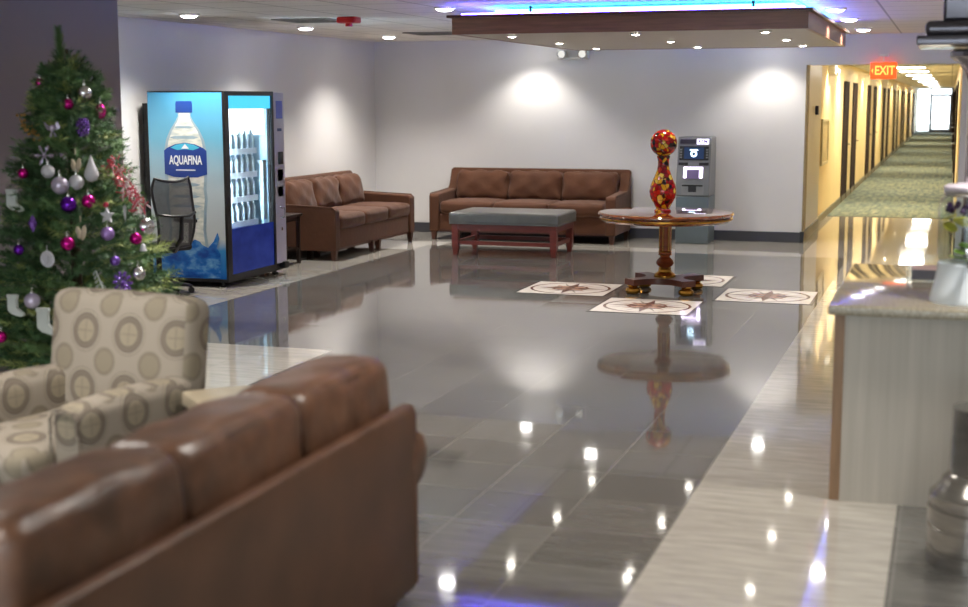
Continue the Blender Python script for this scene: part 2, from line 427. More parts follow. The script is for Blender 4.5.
ledloop('cyan_light_strip', BX0+.18, BX1-.18, BY0+.62, BY1-.5, CZ-.035, .011, emis('cyan_led', (.03, .5, 1.), 20.))

# ------------------------------------------------------------------ ceiling lights
def small_light(x, y, label, watts):
    o = thing('recessed_downlight', label, 'downlight', (x, y, BZ0+.004), 0, 'small downlights under the ceiling box')
    MB().lathe([(.052, 0), (.055, -.006), (.04, -.010), (.036, -.004)], 24, close=False).build('trim_ring', M['white'], o)
    MB().lathe([(1e-4, -.016), (.024, -.013), (.036, -.005), (.036, 0)], 20, close=False).build('lens', M['lampsmall'], o)
    spot(o, (0, 0, -.03), watts, 110, .9, .04, (1, .93, .84))
for r, y in zip(('front', 'middle', 'back'), (11.5, 13.03, 14.5)):
    for cn, x in zip(('left', 'middle', 'right'), (-3.57, -2.5, -1.44)):
        lab = 'small downlight under the walnut ceiling box, %s row, %s one' % (r, 'centre' if cn == 'middle' else cn + ' hand')
        small_light(x, y, lab, 38)
dl_proto = []
def down(x, y, label, watts, angle=125, col=(1, .95, .88), z=CZ, group='round downlights in the lobby ceiling', r=.095, blend=.85):
    o = thing('ceiling_downlight', label, 'downlight', (x, y, z), 0, group)
    if not dl_proto:
        a = MB().lathe([(.095, 0), (.095, -.012), (.08, -.018), (.077, 0)], 32, close=False).build('trim_ring', M['white'], o)
        c = MB().lathe([(1e-4, -.038), (.04, -.036), (.065, -.028), (.077, -.012), (.077, 0)], 32, close=False).build('diffuser', M['lampwhite'], o)
        dl_proto.append((a, c))
    else:
        for p in dl_proto[0]:
            c = p.copy(); COL.objects.link(c); c.parent = o
    spot(o, (0, 0, -.07), watts, angle, blend, .08, col)
    return o
down(-6.75, 11.63, 'round downlight in the ceiling above the vending machine, nearest of the left wall row', 120)
down(-6.74, 14.1, 'round downlight in the ceiling over the side sofa, middle of the left wall row', 120)
down(-6.7, 16.4, 'round downlight in the ceiling near the back left corner, last of its row', 120)
down(-4.19, 11.54, 'round downlight beside the left front corner of the walnut ceiling box', 70)
down(-1.0, 12.85, 'round downlight right of the walnut ceiling box, nearest of three', 50)
down(-.99, 14.46, 'round downlight right of the walnut ceiling box, middle of three', 50)
down(-.98, 16.6, 'round downlight right of the walnut ceiling box, farthest of three', 50)
down(-5.24, 17.55, 'round downlight hidden behind the ceiling box, lighting the wall above the rear sofa', 44, 115, blend=.6)
down(-2.15, 17.55, 'round downlight hidden behind the ceiling box, lighting the wall above the cash machine', 38, 115, blend=.6)
down(-4.05, 16.35, 'round downlight hidden behind the ceiling box, over the gray bench', 70)
for i, (x, y, wt) in enumerate(((-4.0, 7.6, 120), (-1.9, 7.6, 90), (-3.6, 4.0, 110), (-1.2, 4.2, 80), (.6, 6.0, 80), (-2.4, 1.2, 90), (1.2, 2.0, 60), (-4.4, 1.4, 60), (1.6, 11., 80), (-4.5, 9.0, 60))):  # extra downlights out of view, added to fill the near lobby with light
    o = down(x, y, ('added round fill downlight over the armchair', 'added round fill downlight over the middle of the lobby', 'added round fill downlight over the leather sofa', 'added round fill downlight between sofa and counter', 'added round fill downlight over the counter',
         'added round fill downlight behind the leather sofa', 'added round fill downlight near the front wall', 'added round fill downlight by the plum wall', 'added round fill downlight behind the counter', 'added round fill downlight in front of the ceiling box')[i], wt)

# corridor lights
for i, y in enumerate((24.4, 28.4, 32.6, 37.5, 43.5, 51, 60, 71)):
    words = ('first', 'second', 'third', 'fourth', 'fifth', 'sixth', 'seventh', 'eighth')
    o = thing('ceiling_light_panel', 'bright rectangular ceiling light in the corridor, %s from the lobby' % words[i], 'ceiling light', (-.8, y, 2.42), 0, 'light panels along the corridor ceiling')
    MB().box(-.33, .33, -.63, -.6, -.015, 0).box(-.33, .33, .6, .63, -.015, 0).box(-.33, -.3, -.6, .6, -.015, 0).box(.3, .33, -.6, .6, -.015, 0).build('frame', M['white'], o, smooth=0)
    MB().box(-.3, .3, -.6, .6, -.01, -.002).build('diffuser', M['panelwhite'], o, smooth=0)
for i, y in enumerate((21.9, 24.0, 30.6, 38.4, 46, 53.6, 61.4, 69)):
    o = thing('wall_washer_downlight', 'small downlight close to the yellow corridor wall, %s from the lobby' % ('first', 'second', 'third', 'fourth', 'fifth', 'sixth', 'seventh', 'eighth')[i], 'downlight', (-1.5, y, 2.42), 0, 'wall washing downlights in the corridor')
    MB().lathe([(.06, 0), (.06, -.01), (.048, -.01), (.045, 0)], 20, close=False).build('trim_ring', M['white'], o)
    MB().lathe([(1e-4, -.008), (.046, -.006)], 20, close=False).build('lens', M['lampsmall'], o)
    spot(o, (0, 0, -.03), 85, 130, .6, .04, (1, .88, .66))

# ------------------------------------------------------------------ exit sign, emergency light, vents, alarm
ex = thing('exit_sign', 'glowing red EXIT sign hanging in the corridor opening', 'exit sign', (-.80, 17.9, 2.04))
MB().rbox((0, 0, .11), (.31, .05, .2), .012, n=1).build('housing', mat('red_sign_face', rgb(205, 44, 18), .4, **{'Emission Color': (1, .07, .01, 1), 'Emission Strength': 1.3}), ex)
lit = emis('orange_red_letters', (1, .16, .03), 3.2)
text('lettering', 'EXIT', .15, lit, ex, (.015, -.027, .108), (PI/2, 0, 0), .002, .78, bold=.004)
MB().add([(-.142, -.028, .11), (-.122, -.028, .145), (-.122, -.028, .075)], [(0, 1, 2)], 0).build('arrow', lit, ex, smooth=0)
MB().cyl((0, 0, .2), (0, 0, .30), .012).box(-.05, .05, -.03, .1, .28, .31).build('bracket', M['white'], ex)

em = thing('emergency_light_sign', 'white emergency light with two lamp heads on the back wall under the ceiling', 'emergency light', (-4.73, 18, 2.385))
MB().rbox((0, -.04, .02), (.42, .08, .15), .015, n=1).build('housing', M['white'], em)
MB().box(-.085, .085, -.084, -.078, -.03, .075).build('center_panel', mat('emergency_gray_panel', rgb(176, 174, 166), .4), em, smooth=0)
for x in (-.14, .14):
    h = MB().cyl((x, -.08, .02), (x, -.13, .01), .05, .058, 20).build('lamp_head', M['chrome'], em)
    MB().cyl((x, -.129, .012), (x, -.134, .011), .048, .046, 20).build('lens', emis('emergency_lens', (1, .97, .9), .5), h)
al = tag(MB().rbox((0, 0, -.03), (.20, .16, .06), .02, n=1).cyl((0, 0, -.05), (0, 0, -.09), .035).build('ceiling_fire_alarm', mat('red_alarm', rgb(190, 26, 20), .35)), 'small red fire alarm fixed to the lobby ceiling', 'fire alarm')
al.location = (-5.55, 12.57, CZ)
def vent(x, y, label):
    o = thing('ceiling_vent', label, 'vent', (x, y, CZ), 0, 'gray ceiling vents')
    MB().box(-.3, .3, -.3, -.26, -.012, 0).box(-.3, .3, .26, .3, -.012, 0).box(-.3, -.26, -.26, .26, -.012, 0).box(.26, .3, -.26, .26, -.012, 0).build('frame', mat('vent_gray', rgb(120, 116, 110), .5), o, smooth=0)
    b = MB()
    for i in range(9): b.box(-.26, .26, -.25+i*.056, -.22+i*.056, -.01, -.002)
    b.build('grille', mat('vent_dark', rgb(74, 72, 68), .5), o, smooth=0)
vent(-6.1, 12.9, 'gray square vent in the ceiling left of the red fire alarm')
vent(-5.9, 15.9, 'gray square vent in the ceiling near the back left corner')

# ------------------------------------------------------------------ sofas
def sofa(name, label, W, loc, rz, nfeet=2):
    """local: x along width, front at -y, back at y = .95"""
    o = thing(name, label, 'sofa', loc, rz); hw = W/2
    MB().rbox((0, .48, .235), (W-.04, .86, .23), .02, n=4).build('base', M['brownfab'], o)
    MB().box(-hw+.03, hw-.03, .05, .07, .11, .135).build('base_rail', M['footwood'], o, smooth=0)
    # back frame with a flat top, leaning slightly
    T = Matrix.Translation((0, .80, .12)) @ Matrix.Rotation(-.10, 4, 'X')
    MB().rbox((0, .06, .40), (W-.02, .13, .78), .03, n=6, T=T).build('backrest', M['brownfab'], o)
    for s in (-1, 1):
        poly = [(.02, .11), (.93, .11), (.96, .88), (.88, .89), (.80, .70), (.72, .63), (.05, .60), (.02, .57)]
        b = MB(); x0, x1 = sorted((s*hw, s*(hw-.13)))
        b.prism(poly, x0, x1, 'x')
        a = b.build('arm', M['brownfab'], o, smooth=30)
        bv = a.modifiers.new('bevel', 'BEVEL'); bv.width = .018; bv.segments = 3; bv.limit_method = 'ANGLE'
        piping = [(x, .022+.0, z) for x in (s*(hw-.005),) for z in (.12, .3, .45, .57)] + [(s*(hw-.005), .06, .605), (s*(hw-.005), .4, .617), (s*(hw-.005), .72, .632)]
        MB().tube(piping, .007, 6).build('piping', M['brownfab'], a)
    cw = (W-.28)/3
    for i in range(3):
        x = -hw+.14+cw*(i+.5)
        MB().rbox((x, .36, .425), (cw-.006, .70, .16), .045, (0.004, .012, .022), n=8, wob=.004, seed=i).build('seat_cushion', M['brownfab'], o)
        T = Matrix.Translation((x, .72, .49)) @ Matrix.Rotation(-.20, 4, 'X')
        c = MB().rbox((0, 0, .185), (cw-.004, .19, .39), .06, (.008, .045, .01), n=10, T=T, wob=.012, seed=i+4).build('back_cushion', M['brownfab'], o)
    xs = [-hw+.05, hw-.05] + ([-.1, .1] if nfeet > 2 else [])
    for x in xs:
        for y in (.06, .88):
            MB().add([(x-.022, y-.022, 0), (x+.022, y-.022, 0), (x+.022, y+.022, 0), (x-.022, y+.022, 0), (x-.034, y-.034, .125), (x+.034, y-.034, .125), (x+.034, y+.034, .125), (x-.034, y+.034, .125)],
                     [(3, 2, 1, 0), (4, 5, 6, 7), (0, 1, 5, 4), (1, 2, 6, 5), (2, 3, 7, 6), (3, 0, 4, 7)]).build('foot', M['footwood'], o, smooth=0)
    return o
sofa('sofa', 'brown fabric three seat sofa against the back wall behind the gray bench', 2.48, (-5.16, 16.97, 0), 0)
sofa('sofa', 'brown fabric three seat sofa along the left wall beside the vending machine', 2.45, (-6.51, 15.55, 0), PI/2, 4)

# dark end table between vending machine and side sofa
et = thing('end_table', 'small dark end table between the vending machine and the side sofa', 'end table', (-7.05, 13.88, 0))
dk = mat('black_brown_wood', rgb(44, 30, 26), .3)
MB().rbox((0, 0, .545), (.46, .42, .03), .008, n=1).build('tabletop', dk, et)
for x in (-.19, .19):
    for y in (-.17, .17): MB().box(x-.018, x+.018, y-.018, y+.018, 0, .53).build('leg', dk, et, smooth=0)
MB().box(-.2, .2, -.18, .18, .16, .18).build('shelf', dk, et, smooth=0)
MB().box(-.2, .2, -.175, -.155, .48, .53).box(-.2, .2, .155, .175, .48, .53).box(.172, .192, -.155, .155, .48, .53).build('apron', dk, et, smooth=0)

# ------------------------------------------------------------------ gray bench
bn = thing('bench', 'gray leather topped bench with red wood legs in front of the rear sofa', 'bench', (-4.88, 15.78, 0))
MB().rbox((0, 0, .435), (1.34, .84, .135), .03, (0, 0, .012), n=8).build('cushion', M['graylea'], bn)
MB().tube([(-.66, -.41, .372), (.66, -.41, .372), (.66, .41, .372), (-.66, .41, .372)], .008, 6, closed=True).build('piping', M['graylea'], bn)
MB().box(-.62, .62, -.38, -.355, .29, .37).box(-.62, .62, .355, .38, .29, .37).box(-.64, -.615, -.355, .355, .29, .37).box(.615, .64, -.355, .355, .29, .37).build('apron', M['cherry'], bn, smooth=0)
for x in (-.6, .6):
    for y in (-.355, .355):
        b = MB()
        b.add([(x-.024, y-.024, 0), (x+.024, y-.024, 0), (x+.024, y+.024, 0), (x-.024, y+.024, 0), (x-.038, y-.038, .10), (x+.038, y-.038, .10), (x+.038, y+.038, .10), (x-.038, y+.038, .10),
               (x-.038, y-.038, .37), (x+.038, y-.038, .37), (x+.038, y+.038, .37), (x-.038, y+.038, .37)],
              [(3, 2, 1, 0), (8, 9, 10, 11)]+[(k*4+i, k*4+(i+1) % 4, k*4+4+(i+1) % 4, k*4+4+i) for k in range(2) for i in range(4)])
        b.build('leg', M['cherry'], bn, smooth=0)
for y in (-.355, .355): MB().box(-.57, .57, y-.014, y+.014, .12, .165).build('stretcher', M['cherry'], bn, smooth=0)
for x in (-.6, .6): MB().box(x-.014, x+.014, -.33, .33, .12, .165).build('stretcher', M['cherry'], bn, smooth=0)

# ------------------------------------------------------------------ floor medallions
ivory = mat('ivory_marble', rgb(236, 228, 220), .08, var=.04); brown = mat('brown_marble', rgb(128, 92, 80), .08, var=.12, vscale=20); rose = mat('rose_marble', rgb(190, 154, 136), .08, var=.1, vscale=20); taupe = mat('taupe_marble', rgb(168, 158, 150), .08)
edge_m = mat('dark_stone_border', rgb(66, 60, 60), .08)
def medallion(x, y, label):
    b = MB(); S = .42
    b.box(-S-.025, S+.025, -S-.025, S+.025, .0005, .002, 4)
    b.box(-S, S, -S, S, .002, .003, 0)
    def ring(r0, r1, z, m, n=64):
        for i in range(n):
            a, c = 2*PI*i/n, 2*PI*(i+1)/n
            b.add([(r*math.cos(t_), r*math.sin(t_), z) for r, t_ in ((r0, a), (r1, a), (r1, c), (r0, c))], [(0, 1, 2, 3)], m)
    ring(.362, .388, .0034, 1)
    def star(R, r, n, z, m, ph=0.):
        for i in range(n):
            a = 2*PI*i/n+ph; h = PI/n
            b.add([(0, 0, z), (r*math.cos(a-h), r*math.sin(a-h), z), (R*math.cos(a), R*math.sin(a), z), (r*math.cos(a+h), r*math.sin(a+h), z)], [(0, 1, 2, 3)], m)
    star(.355, .06, 8, .0036, 3, PI/8); star(.36, .075, 4, .0039, 1); star(.27, .07, 4, .0042, 2, PI/4)
    ring(.15, .175, .0044, 1); star(.16, .07, 4, .0046, 2, PI/4); star(.14, .05, 4, .0048, 1)
    o = b.build('floor_medallion', [ivory, brown, rose, taupe, edge_m], smooth=0, loc=(x, y, 0))
    tag(o, label, 'floor medallion', 'four inlaid star medallions around the table')
medallion(-3.41, 12.9, 'ivory and brown star medallion set in the floor, left of the round table')
medallion(-2.465, 11.97, 'ivory and brown star medallion set in the floor in front of the round table')
medallion(-1.535, 12.93, 'ivory and brown star medallion set in the floor right of the round table')
medallion(-2.465, 13.88, 'ivory and brown star medallion set in the floor behind the round table')

# ------------------------------------------------------------------ round table
tb = thing('pedestal_table', 'round polished mahogany pedestal table with gilded feet in the middle of the lobby', 'table', (-2.51, 12.99, 0))
t = NT('polished_tabletop'); v = t.coord('Object'); 
t.bsdf(t.ramp(t.noise(4, 5, t.coord('Object', (1, 7, 1))), [(.3, rgb(92, 40, 20)), (.7, rgb(140, 72, 36))]), .06, spec=.6, **{'Coat Weight': 1., 'Coat Roughness': .03})
ttop = t.m
MB().lathe([(1e-4, .757), (.60, .757), (.632, .754), (.640, .742), (.634, .728), (.618, .722), (.625, .708), (.622, .688), (.60, .676), (.59, .668), (1e-4, .668)], 96, close=False).build('tabletop', ttop, tb, smooth=30)
MB().lathe([(.621, .7555), (.633, .7545), (.6335, .7535)], 96, close=False).lathe([(.6255, .709), (.628, .700), (.6245, .690)], 96, close=False).build('gilt_band', M['brass'], tb)
c = MB().lathe([(.09, .668), (.085, .65), (.06, .635), (.054, .62), (.054, .38), (.062, .372), (.062, .355), (.05, .345)], 40, close=False).build('column', M['mahog'], tb)
b = MB()
for i in range(6):
    a = 2*PI*i/6+.3; b.cyl((.054*math.cos(a), .054*math.sin(a), .385), (.054*math.cos(a), .054*math.sin(a), .62), .006, n=6)
for z in (.378, .352): b.lathe([(.06, z-.008), (.067, z), (.06, z+.008)], 40, close=False)
b.build('gilt_fluting', M['brass'], c)
u = MB().lathe([(.05, .345), (.045, .33), (.075, .30), (.086, .27), (.07, .245), (.05, .235), (.056, .225)], 40, close=False).build('turned_vase', M['mahog'], tb)
MB().lathe([(.056, .232), (.062, .222), (.058, .212), (.066, .19), (.092, .172), (.104, .155), (.104, .14), (.02, .14)], 40, close=False).build('gilt_collar', M['brass'], u)
# concave four armed plinth
pts = []
for q in range(4):
    a0 = PI/4+q*PI/2
    ax, ay = math.cos(a0), math.sin(a0); L = .40; wv = .075
    px, py = -ay, ax
    # tip
    for s_, l_ in ((-1, L), (1, L)):
        pts.append((ax*l_+px*s_*wv, ay*l_+py*s_*wv))
    a1 = a0+PI/4; nx, ny = math.cos(a1), math.sin(a1)
    a2 = a0+PI/2
    p0 = Vector(pts[-1]); p2 = Vector((math.cos(a2)*L+math.sin(a2)*wv, math.sin(a2)*L-math.cos(a2)*wv)); pc = Vector((nx*.02, ny*.02))
    for k in range(1, 8):
        tt = k/8; pts.append(tuple((1-tt)**2*p0+2*tt*(1-tt)*pc+tt**2*p2))
pl = MB().prism(pts, .085, .14, 'z').build('plinth', M['mahog2'], tb, smooth=30)
for q in range(4):
    a0 = PI/4+q*PI/2
    MB().lathe([(.05, .085), (.055, .075), (.04, .065), (.066, .05), (.074, .03), (.066, .01), (.045, 0)], 28, T=Matrix.Translation((.355*math.cos(a0), .355*math.sin(a0), 0))).build('bun_foot', M['brass'], tb)

# mosaic vase with ball
t = NT('red_gold_mosaic'); v = t.coord('Object')
vo = t.n('ShaderNodeTexVoronoi'); vo.inputs['Scale'].default_value = 26; t.l(v, vo.inputs['Vector'])
sc_ = t.n('ShaderNodeSeparateColor'); t.l(vo.outputs['Color'], sc_.inputs[0])
ve = t.n('ShaderNodeTexVoronoi', _feature='DISTANCE_TO_EDGE'); ve.inputs['Scale'].default_value = 26; t.l(v, ve.inputs['Vector'])
colr = t.ramp(sc_.outputs[0], [(0, rgb(150, 10, 20)), (.36, rgb(205, 40, 20)), (.55, rgb(228, 170, 30)), (.76, rgb(40, 18, 14)), (.84, rgb(190, 16, 26)), (.93, rgb(240, 205, 80))], 'CONSTANT')
g = t.ramp(ve.outputs['Distance'], [(.03, (0, 0, 0)), (.07, (1, 1, 1))])
t.bsdf(t.mix(g, rgb(90, 26, 14), colr), .1, .05, spec=.7)
mosaic = t.m
vs_ = MB().lathe([(.02, 0), (.078, 0), (.08, .012), (.062, .03), (.085, .075), (.118, .135), (.128, .19), (.118, .25), (.088, .32), (.062, .385), (.052, .44), (.052, .485), (.064, .525), (.05, .528), (.04, .48)], 48, close=False).build('vase', mosaic, smooth=60, loc=(-2.54, 12.99, .757))
tag(vs_, 'tall red and gold mosaic glass vase standing on the round table', 'vase')
bl = MB().sphere((0, 0, 0), .127, 40).build('decorative_ball', mosaic, smooth=60, loc=(-2.54, 12.99, .757+.645), rot=(.7, .3, 1.2))
tag(bl, 'red and gold mosaic glass ball sitting on top of the vase', 'ball')

# ------------------------------------------------------------------ cash machine
at = thing('cash_machine', 'gray cash machine with lit screen standing against the back wall', 'cash machine', (-3.04, 17.40, 0))
MB().rbox((0, .30, .30), (.42, .50, .60), .015, n=2).build('cabinet', M['silver_dk'], at)
poly = [(.05, .60), (.05, .74), (.075, .86), (.11, 1.0), (.135, 1.12), (.15, 1.27), (.17, 1.34), (.55, 1.34), (.55, .60)]
bd = MB().prism(poly, -.21, .21, 'x').build('upper_body', M['silver'], at, smooth=30)
bv = bd.modifiers.new('bevel', 'BEVEL'); bv.width = .012; bv.segments = 2; bv.limit_method = 'ANGLE'
def face(z):   # y of the sloping front at height z
    for (y0, z0), (y1, z1) in zip(poly[:6], poly[1:7]):
        if z0 <= z <= z1: return y0+(y1-y0)*(z-z0)/(z1-z0)
def plate(name, x0, x1, z0, z1, m, par=at, th=.008, off=.0):
    y0, y1 = face(z0), face(z1); tt = th+off
    b = MB().add([(x0, y0-tt, z0), (x1, y0-tt, z0), (x1, y1-tt, z1), (x0, y1-tt, z1), (x0, y0+.01, z0), (x1, y0+.01, z0), (x1, y1+.01, z1), (x0, y1+.01, z1)],
                 [(0, 1, 2, 3), (7, 6, 5, 4), (0, 4, 5, 1), (1, 5, 6, 2), (2, 6, 7, 3), (3, 7, 4, 0)])
    return b.build(name, m, par, smooth=0)
plate('header_panel', -.18, .03, 1.255, 1.31, mat('dark_header', rgb(52, 48, 56), .3))
hp = plate('lit_header', .03, .18, 1.25, 1.315, emis('lit_header_glow', (.86, .8, 1.), 1.6))
text('lettering', 'ATM', .06, mat('header_letters', rgb(120, 90, 190), .4), hp, (.105, face(1.28)-.011, 1.282), (PI/2-.1, 0, 0), .0015, 1.0, bold=.002)
sb = plate('screen_bezel', -.185, .185, 1.05, 1.225, M['black'])
sn = plate('screen', -.125, .125, 1.065, 1.21, emis('screen_blue', (.03, .05, .11), .55), th=.011)
T = Matrix.Translation((0, face(1.135)-.026, 1.13)) @ Matrix.Rotation(PI/2-.14, 4, 'X')
b = MB(); n = 28
for i in range(n):
    a, c2 = 2*PI*i/n, 2*PI*(i+1)/n
    b.add([(r_*math.cos(t_), r_*math.sin(t_), 0) for r_, t_ in ((.022, a), (.04, a), (.04, c2), (.022, c2))], [(0, 1, 2, 3)], 0, T)
b.add([(-.06, .045, 0), (.06, .045, 0), (.045, .055, 0), (-.045, .055, 0)], [(0, 1, 2, 3)], 0, T)
b.build('screen_logo', emis('screen_logo_glow', (.55, .8, 1.), 3.), sn, smooth=0)
for s in (-1, 1):
    for z in (1.075, 1.107, 1.139, 1.171): plate('key', s*.165-.014, s*.165+.014, z, z+.02, M['silver'], th=.013)
plate('card_slot', -.19, -.07, .985, 1.02, M['black']); plate('card_slot', .07, .19, .985, 1.02, M['black'])
kp = plate('keypad_light', -.12, .12, .83, .965, emis('keypad_light_glow', (.85, .72, 1.), 3.2), th=.006)
plate('keypad', -.08, .08, .82, .935, mat('keypad_violet_gray', rgb(120, 104, 150), .4), th=.02)
dp = plate('dispenser_panel', -.14, .14, .62, .755, mat('dispenser_gray', rgb(140, 142, 143), .4), th=.01)
plate('dispenser_slot', -.13, .13, .725, .745, M['black'], dp, th=.013); plate('dispenser_mouth', -.05, .05, .655, .725, mat('mouth_dark', rgb(40, 40, 44), .4), dp, th=.016)

# ------------------------------------------------------------------ vending machine
VX0, VX1, VY0, VY1 = -7.41, -6.575, 11.93, 13.18
vm = thing('vending_machine', 'blue drink vending machine with a big water bottle pictured on its side', 'vending machine', (0, 0, 0))
z0, z1 = .085, 1.885
b = MB()
b.box(VX0, VX1-.03, VY0+.004, VY0+.02, z0, z1); b.box(VX0, VX0+.05, VY0+.02, VY1, z0, z1)
b.box(VX0+.05, VX1-.03, VY1-.28, VY1-.004, z0, z1); b.box(VX0+.05, VX1-.03, VY0+.02, VY1-.28, z1-.03, z1); b.box(VX0+.05, VX1-.03, VY0+.02, VY1-.28, z0, .40)
b.build('cabinet', M['blackmetal'], vm, smooth=0)
MB().box(-7.545, VX0, VY0+.12, VY1-.1, .15, 1.78).build('rear_black_block', M['black'], vm, smooth=0)  # plain black block behind the cabinet, narrower and lower than it
b = MB().box(VX0+.04, VX1-.02, VY0+.03, VY1-.03, .05, z0)
b.build('kick_plate', M['black'], vm, smooth=0)
for x in (VX0+.08, VX1-.1):
    for y in (VY0+.06, VY1-.08):
        MB().cyl((x, y, 0), (x, y, .02), .035).cyl((x, y, .02), (x, y, .06), .018).build('levelling_foot', M['black'], vm)
# printed side picture
t = NT('printed_sky'); tc = t.coord('Generated'); sp = t.n('ShaderNodeSeparateXYZ'); t.l(tc, sp.inputs[0])
gz = t.math('ADD', sp.outputs[2], t.math('MULTIPLY', t.math('SUBTRACT', t.noise(3, 3, tc), .5), .08))
t.bsdf(t.ramp(gz, [(0, rgb(26, 96, 176)), (.14, rgb(60, 140, 200)), (.2, rgb(200, 206, 206)), (.45, rgb(190, 204, 210)), (.75, rgb(104, 170, 198)), (1, rgb(62, 138, 178))]), .25)
sky_print = t.m
t = NT('printed_clear_bottle'); tc = t.coord('Object', (9, 9, 26)); nz = t.noise(1.0, 4, tc)
t.bsdf(t.ramp(nz, [(.3, rgb(176, 190, 190)), (.5, rgb(214, 216, 206)), (.7, rgb(236, 236, 226))]), .25)
bottle_print = t.m
t = NT('printed_water'); tc = t.coord('Object', (7, 7, 12)); nz = t.noise(1.0, 5, tc)
t.bsdf(t.ramp(nz, [(.34, rgb(14, 66, 150)), (.52, rgb(36, 108, 188)), (.72, rgb(120, 176, 214))]), .25)
water_print = t.m
cap_print = mat('printed_cap_blue', rgb(34, 66, 140), .3, var=.05)
label_print = mat('printed_label_blue', rgb(30, 62, 144), .3, var=.12, vscale=5)
label_lt = mat('printed_label_cyan', rgb(70, 180, 214), .3, var=.05)
white_print = mat('printed_white', rgb(236, 240, 244), .3, var=.02)
bottle_edge = mat('printed_bottle_shade', rgb(150, 172, 184), .3, var=.1, vscale=10)
def SX(x): return VX0+(x-147)/75.*.80
def SZ(y): return z1-(y-92)/190.*(z1-z0)
b = MB()
b.box(VX0, VX1-.024, VY0-.002, VY0+.004, z0, z1, 0)
def flat(pts, k, m): 
    yy = VY0-.002-.0006*k
    b.add([(SX(x), yy, SZ(y)) for x, y in pts], [tuple(range(len(pts)))], m)
    
def mirror(prof, cx): return [(cx-w_, y) for w_, y in prof]+[(cx+w_, y) for w_, y in reversed(prof)]
cx = 184.5
flat(mirror([(6.5, 112), (6.5, 116), (9, 121), (15, 130), (19.5, 140), (21.5, 150), (21.5, 180), (20.5, 190), (21.5, 200), (20, 215), (19, 232), (21, 250)], cx), 1, 2)
flat(mirror([(5.2, 113), (5.2, 117), (7.5, 122), (13, 131), (17, 141), (18.5, 150), (18.5, 180), (17.5, 190), (18.5, 200), (17, 215), (16, 232), (18, 250)], cx), 2, 1)
for (wx, yy, hh) in ((10, 126, 1.2), (15, 136, 1.5), (16, 184, 1.6), (15, 196, 1.6), (16, 206, 1.6), (14, 219, 1.4)):
    flat(mirror([(wx*.6, yy), (wx, yy+hh), (wx*.7, yy+2*hh)], cx-1), 3, 2)
flat(mirror([(8, 101), (8.6, 104), (8.6, 112.5)], cx), 3, 3)
flat(mirror([(0.5, 143), (10, 144.5), (18, 148), (21.8, 151), (21.8, 175), (12, 178), (.5, 178.5)], cx), 4, 4)
flat(mirror([(.5, 143.5), (9, 145), (15, 148), (8, 150.5), (.5, 149.5)], cx), 5, 5)
flat([(cx-4, 149), (cx, 144.2), (cx+4, 149)], 6, 6)
flat(mirror([(10, 170.2), (10, 171.4)], cx), 6, 6)
# splash
wv = [(149, 281), (149, 262), (156, 252), (163, 256), (170, 247), (178, 254), (186, 246), (194, 240), (199, 247), (205, 250), (211, 243), (215, 234), (217, 240), (214, 250), (217.5, 256), (217.5, 281)]
flat(wv, 7, 7)
flat([(180, 246), (186, 238), (192, 236), (197, 244), (190, 241), (185, 247)], 8, 1)
sd = b.build('side_picture', [sky_print, bottle_print, bottle_edge, cap_print, label_print, label_lt, white_print, water_print], vm, smooth=0)
text('lettering', 'AQUAFINA', .118, white_print, sd, (SX(184.6), VY0-.0062, SZ(161)), (PI/2, 0, 0), .0004, .60, bold=.0035)
MB().box(VX0, VX1-.024, VY0-.004, VY0+.004, z1, z1+.012).build('top_trim', M['black'], vm, smooth=0)
# front: frame, glass, lower panel, control column
xf = VX1
fr = MB()
fr.box(xf-.024, xf, VY0-.003, VY0+.085, .07, z1+.01); fr.box(xf-.04, xf, VY1-.26, VY1-.225, .07, z1+.01); fr.box(xf-.04, xf, VY0+.085, VY1-.26, z1-.035, z1+.01); fr.box(xf-.04, xf, VY0+.085, VY1-.26, .07, .12)
fr.build('door_frame', M['blackmetal'], vm, smooth=0)
t = NT('lower_blue_panel'); tc = t.coord('Object', (1, 3, 5)); t.bsdf(t.ramp(t.noise(1, 3, tc), [(.35, rgb(20, 40, 120)), (.65, rgb(40, 64, 156))]), .2)
t.b.inputs['Emission Color'].default_value = (.02, .05, .30, 1); t.b.inputs['Emission Strength'].default_value = .12
MB().box(xf-.035, xf-.012, VY0+.085, VY1-.26, .12, .565).build('lower_panel', t.m, vm, smooth=0)
MB().box(xf-.016, xf-.010, VY0+.085, VY1-.26, .565, z1-.035).build('glass_door', glass('vending_glass', (.93, .97, 1.), .8), vm, smooth=0)
hd = MB().box(xf-.034, xf-.02, VY0+.085, VY1-.26, 1.725, z1-.035)
hd.build('lit_header', emis('cyan_header_light', (.06, .46, .80), 1.1), vm, smooth=0)
ins = MB(); xi = VX0+.055
ins.box(xi, xi+.01, VY0+.085, VY1-.285, .40, z1-.03); ins.box(xi, xf-.05, VY0+.021, VY0+.03, .40, z1-.03); ins.box(xi, xf-.05, VY1-.29, VY1-.281, .40, z1-.03)
ins.box(xi, xf-.05, VY0+.03, VY1-.29, .40, .41)
ins.build('interior_liner', mat('pale_blue_liner', rgb(178, 208, 222), .4), vm, smooth=0)
MB().box(xi+.012, xf-.08, VY1-.302, VY1-.292, 1.46, 1.72).build('light_panel', emis('vending_white_light', (.94, .98, 1.), 2.2), vm, smooth=0)
MB().cyl((xf-.07, VY0+.06, .6), (xf-.07, VY0+.06, 1.8), .012).build('light_tube', emis('vending_tube_light', (.75, .92, 1.), 170.), vm)
shelf_m = mat('vending_shelf', rgb(196, 214, 222), .35)
bottle_g = mat('clear_water_bottle', rgb(226, 238, 242), .12, var=.08, vscale=30, **{'Transmission Weight': .35})
cap_w = mat('white_cap', rgb(240, 244, 246), .4)
shelf_z = (.60, .845, 1.085, 1.32); proto = None
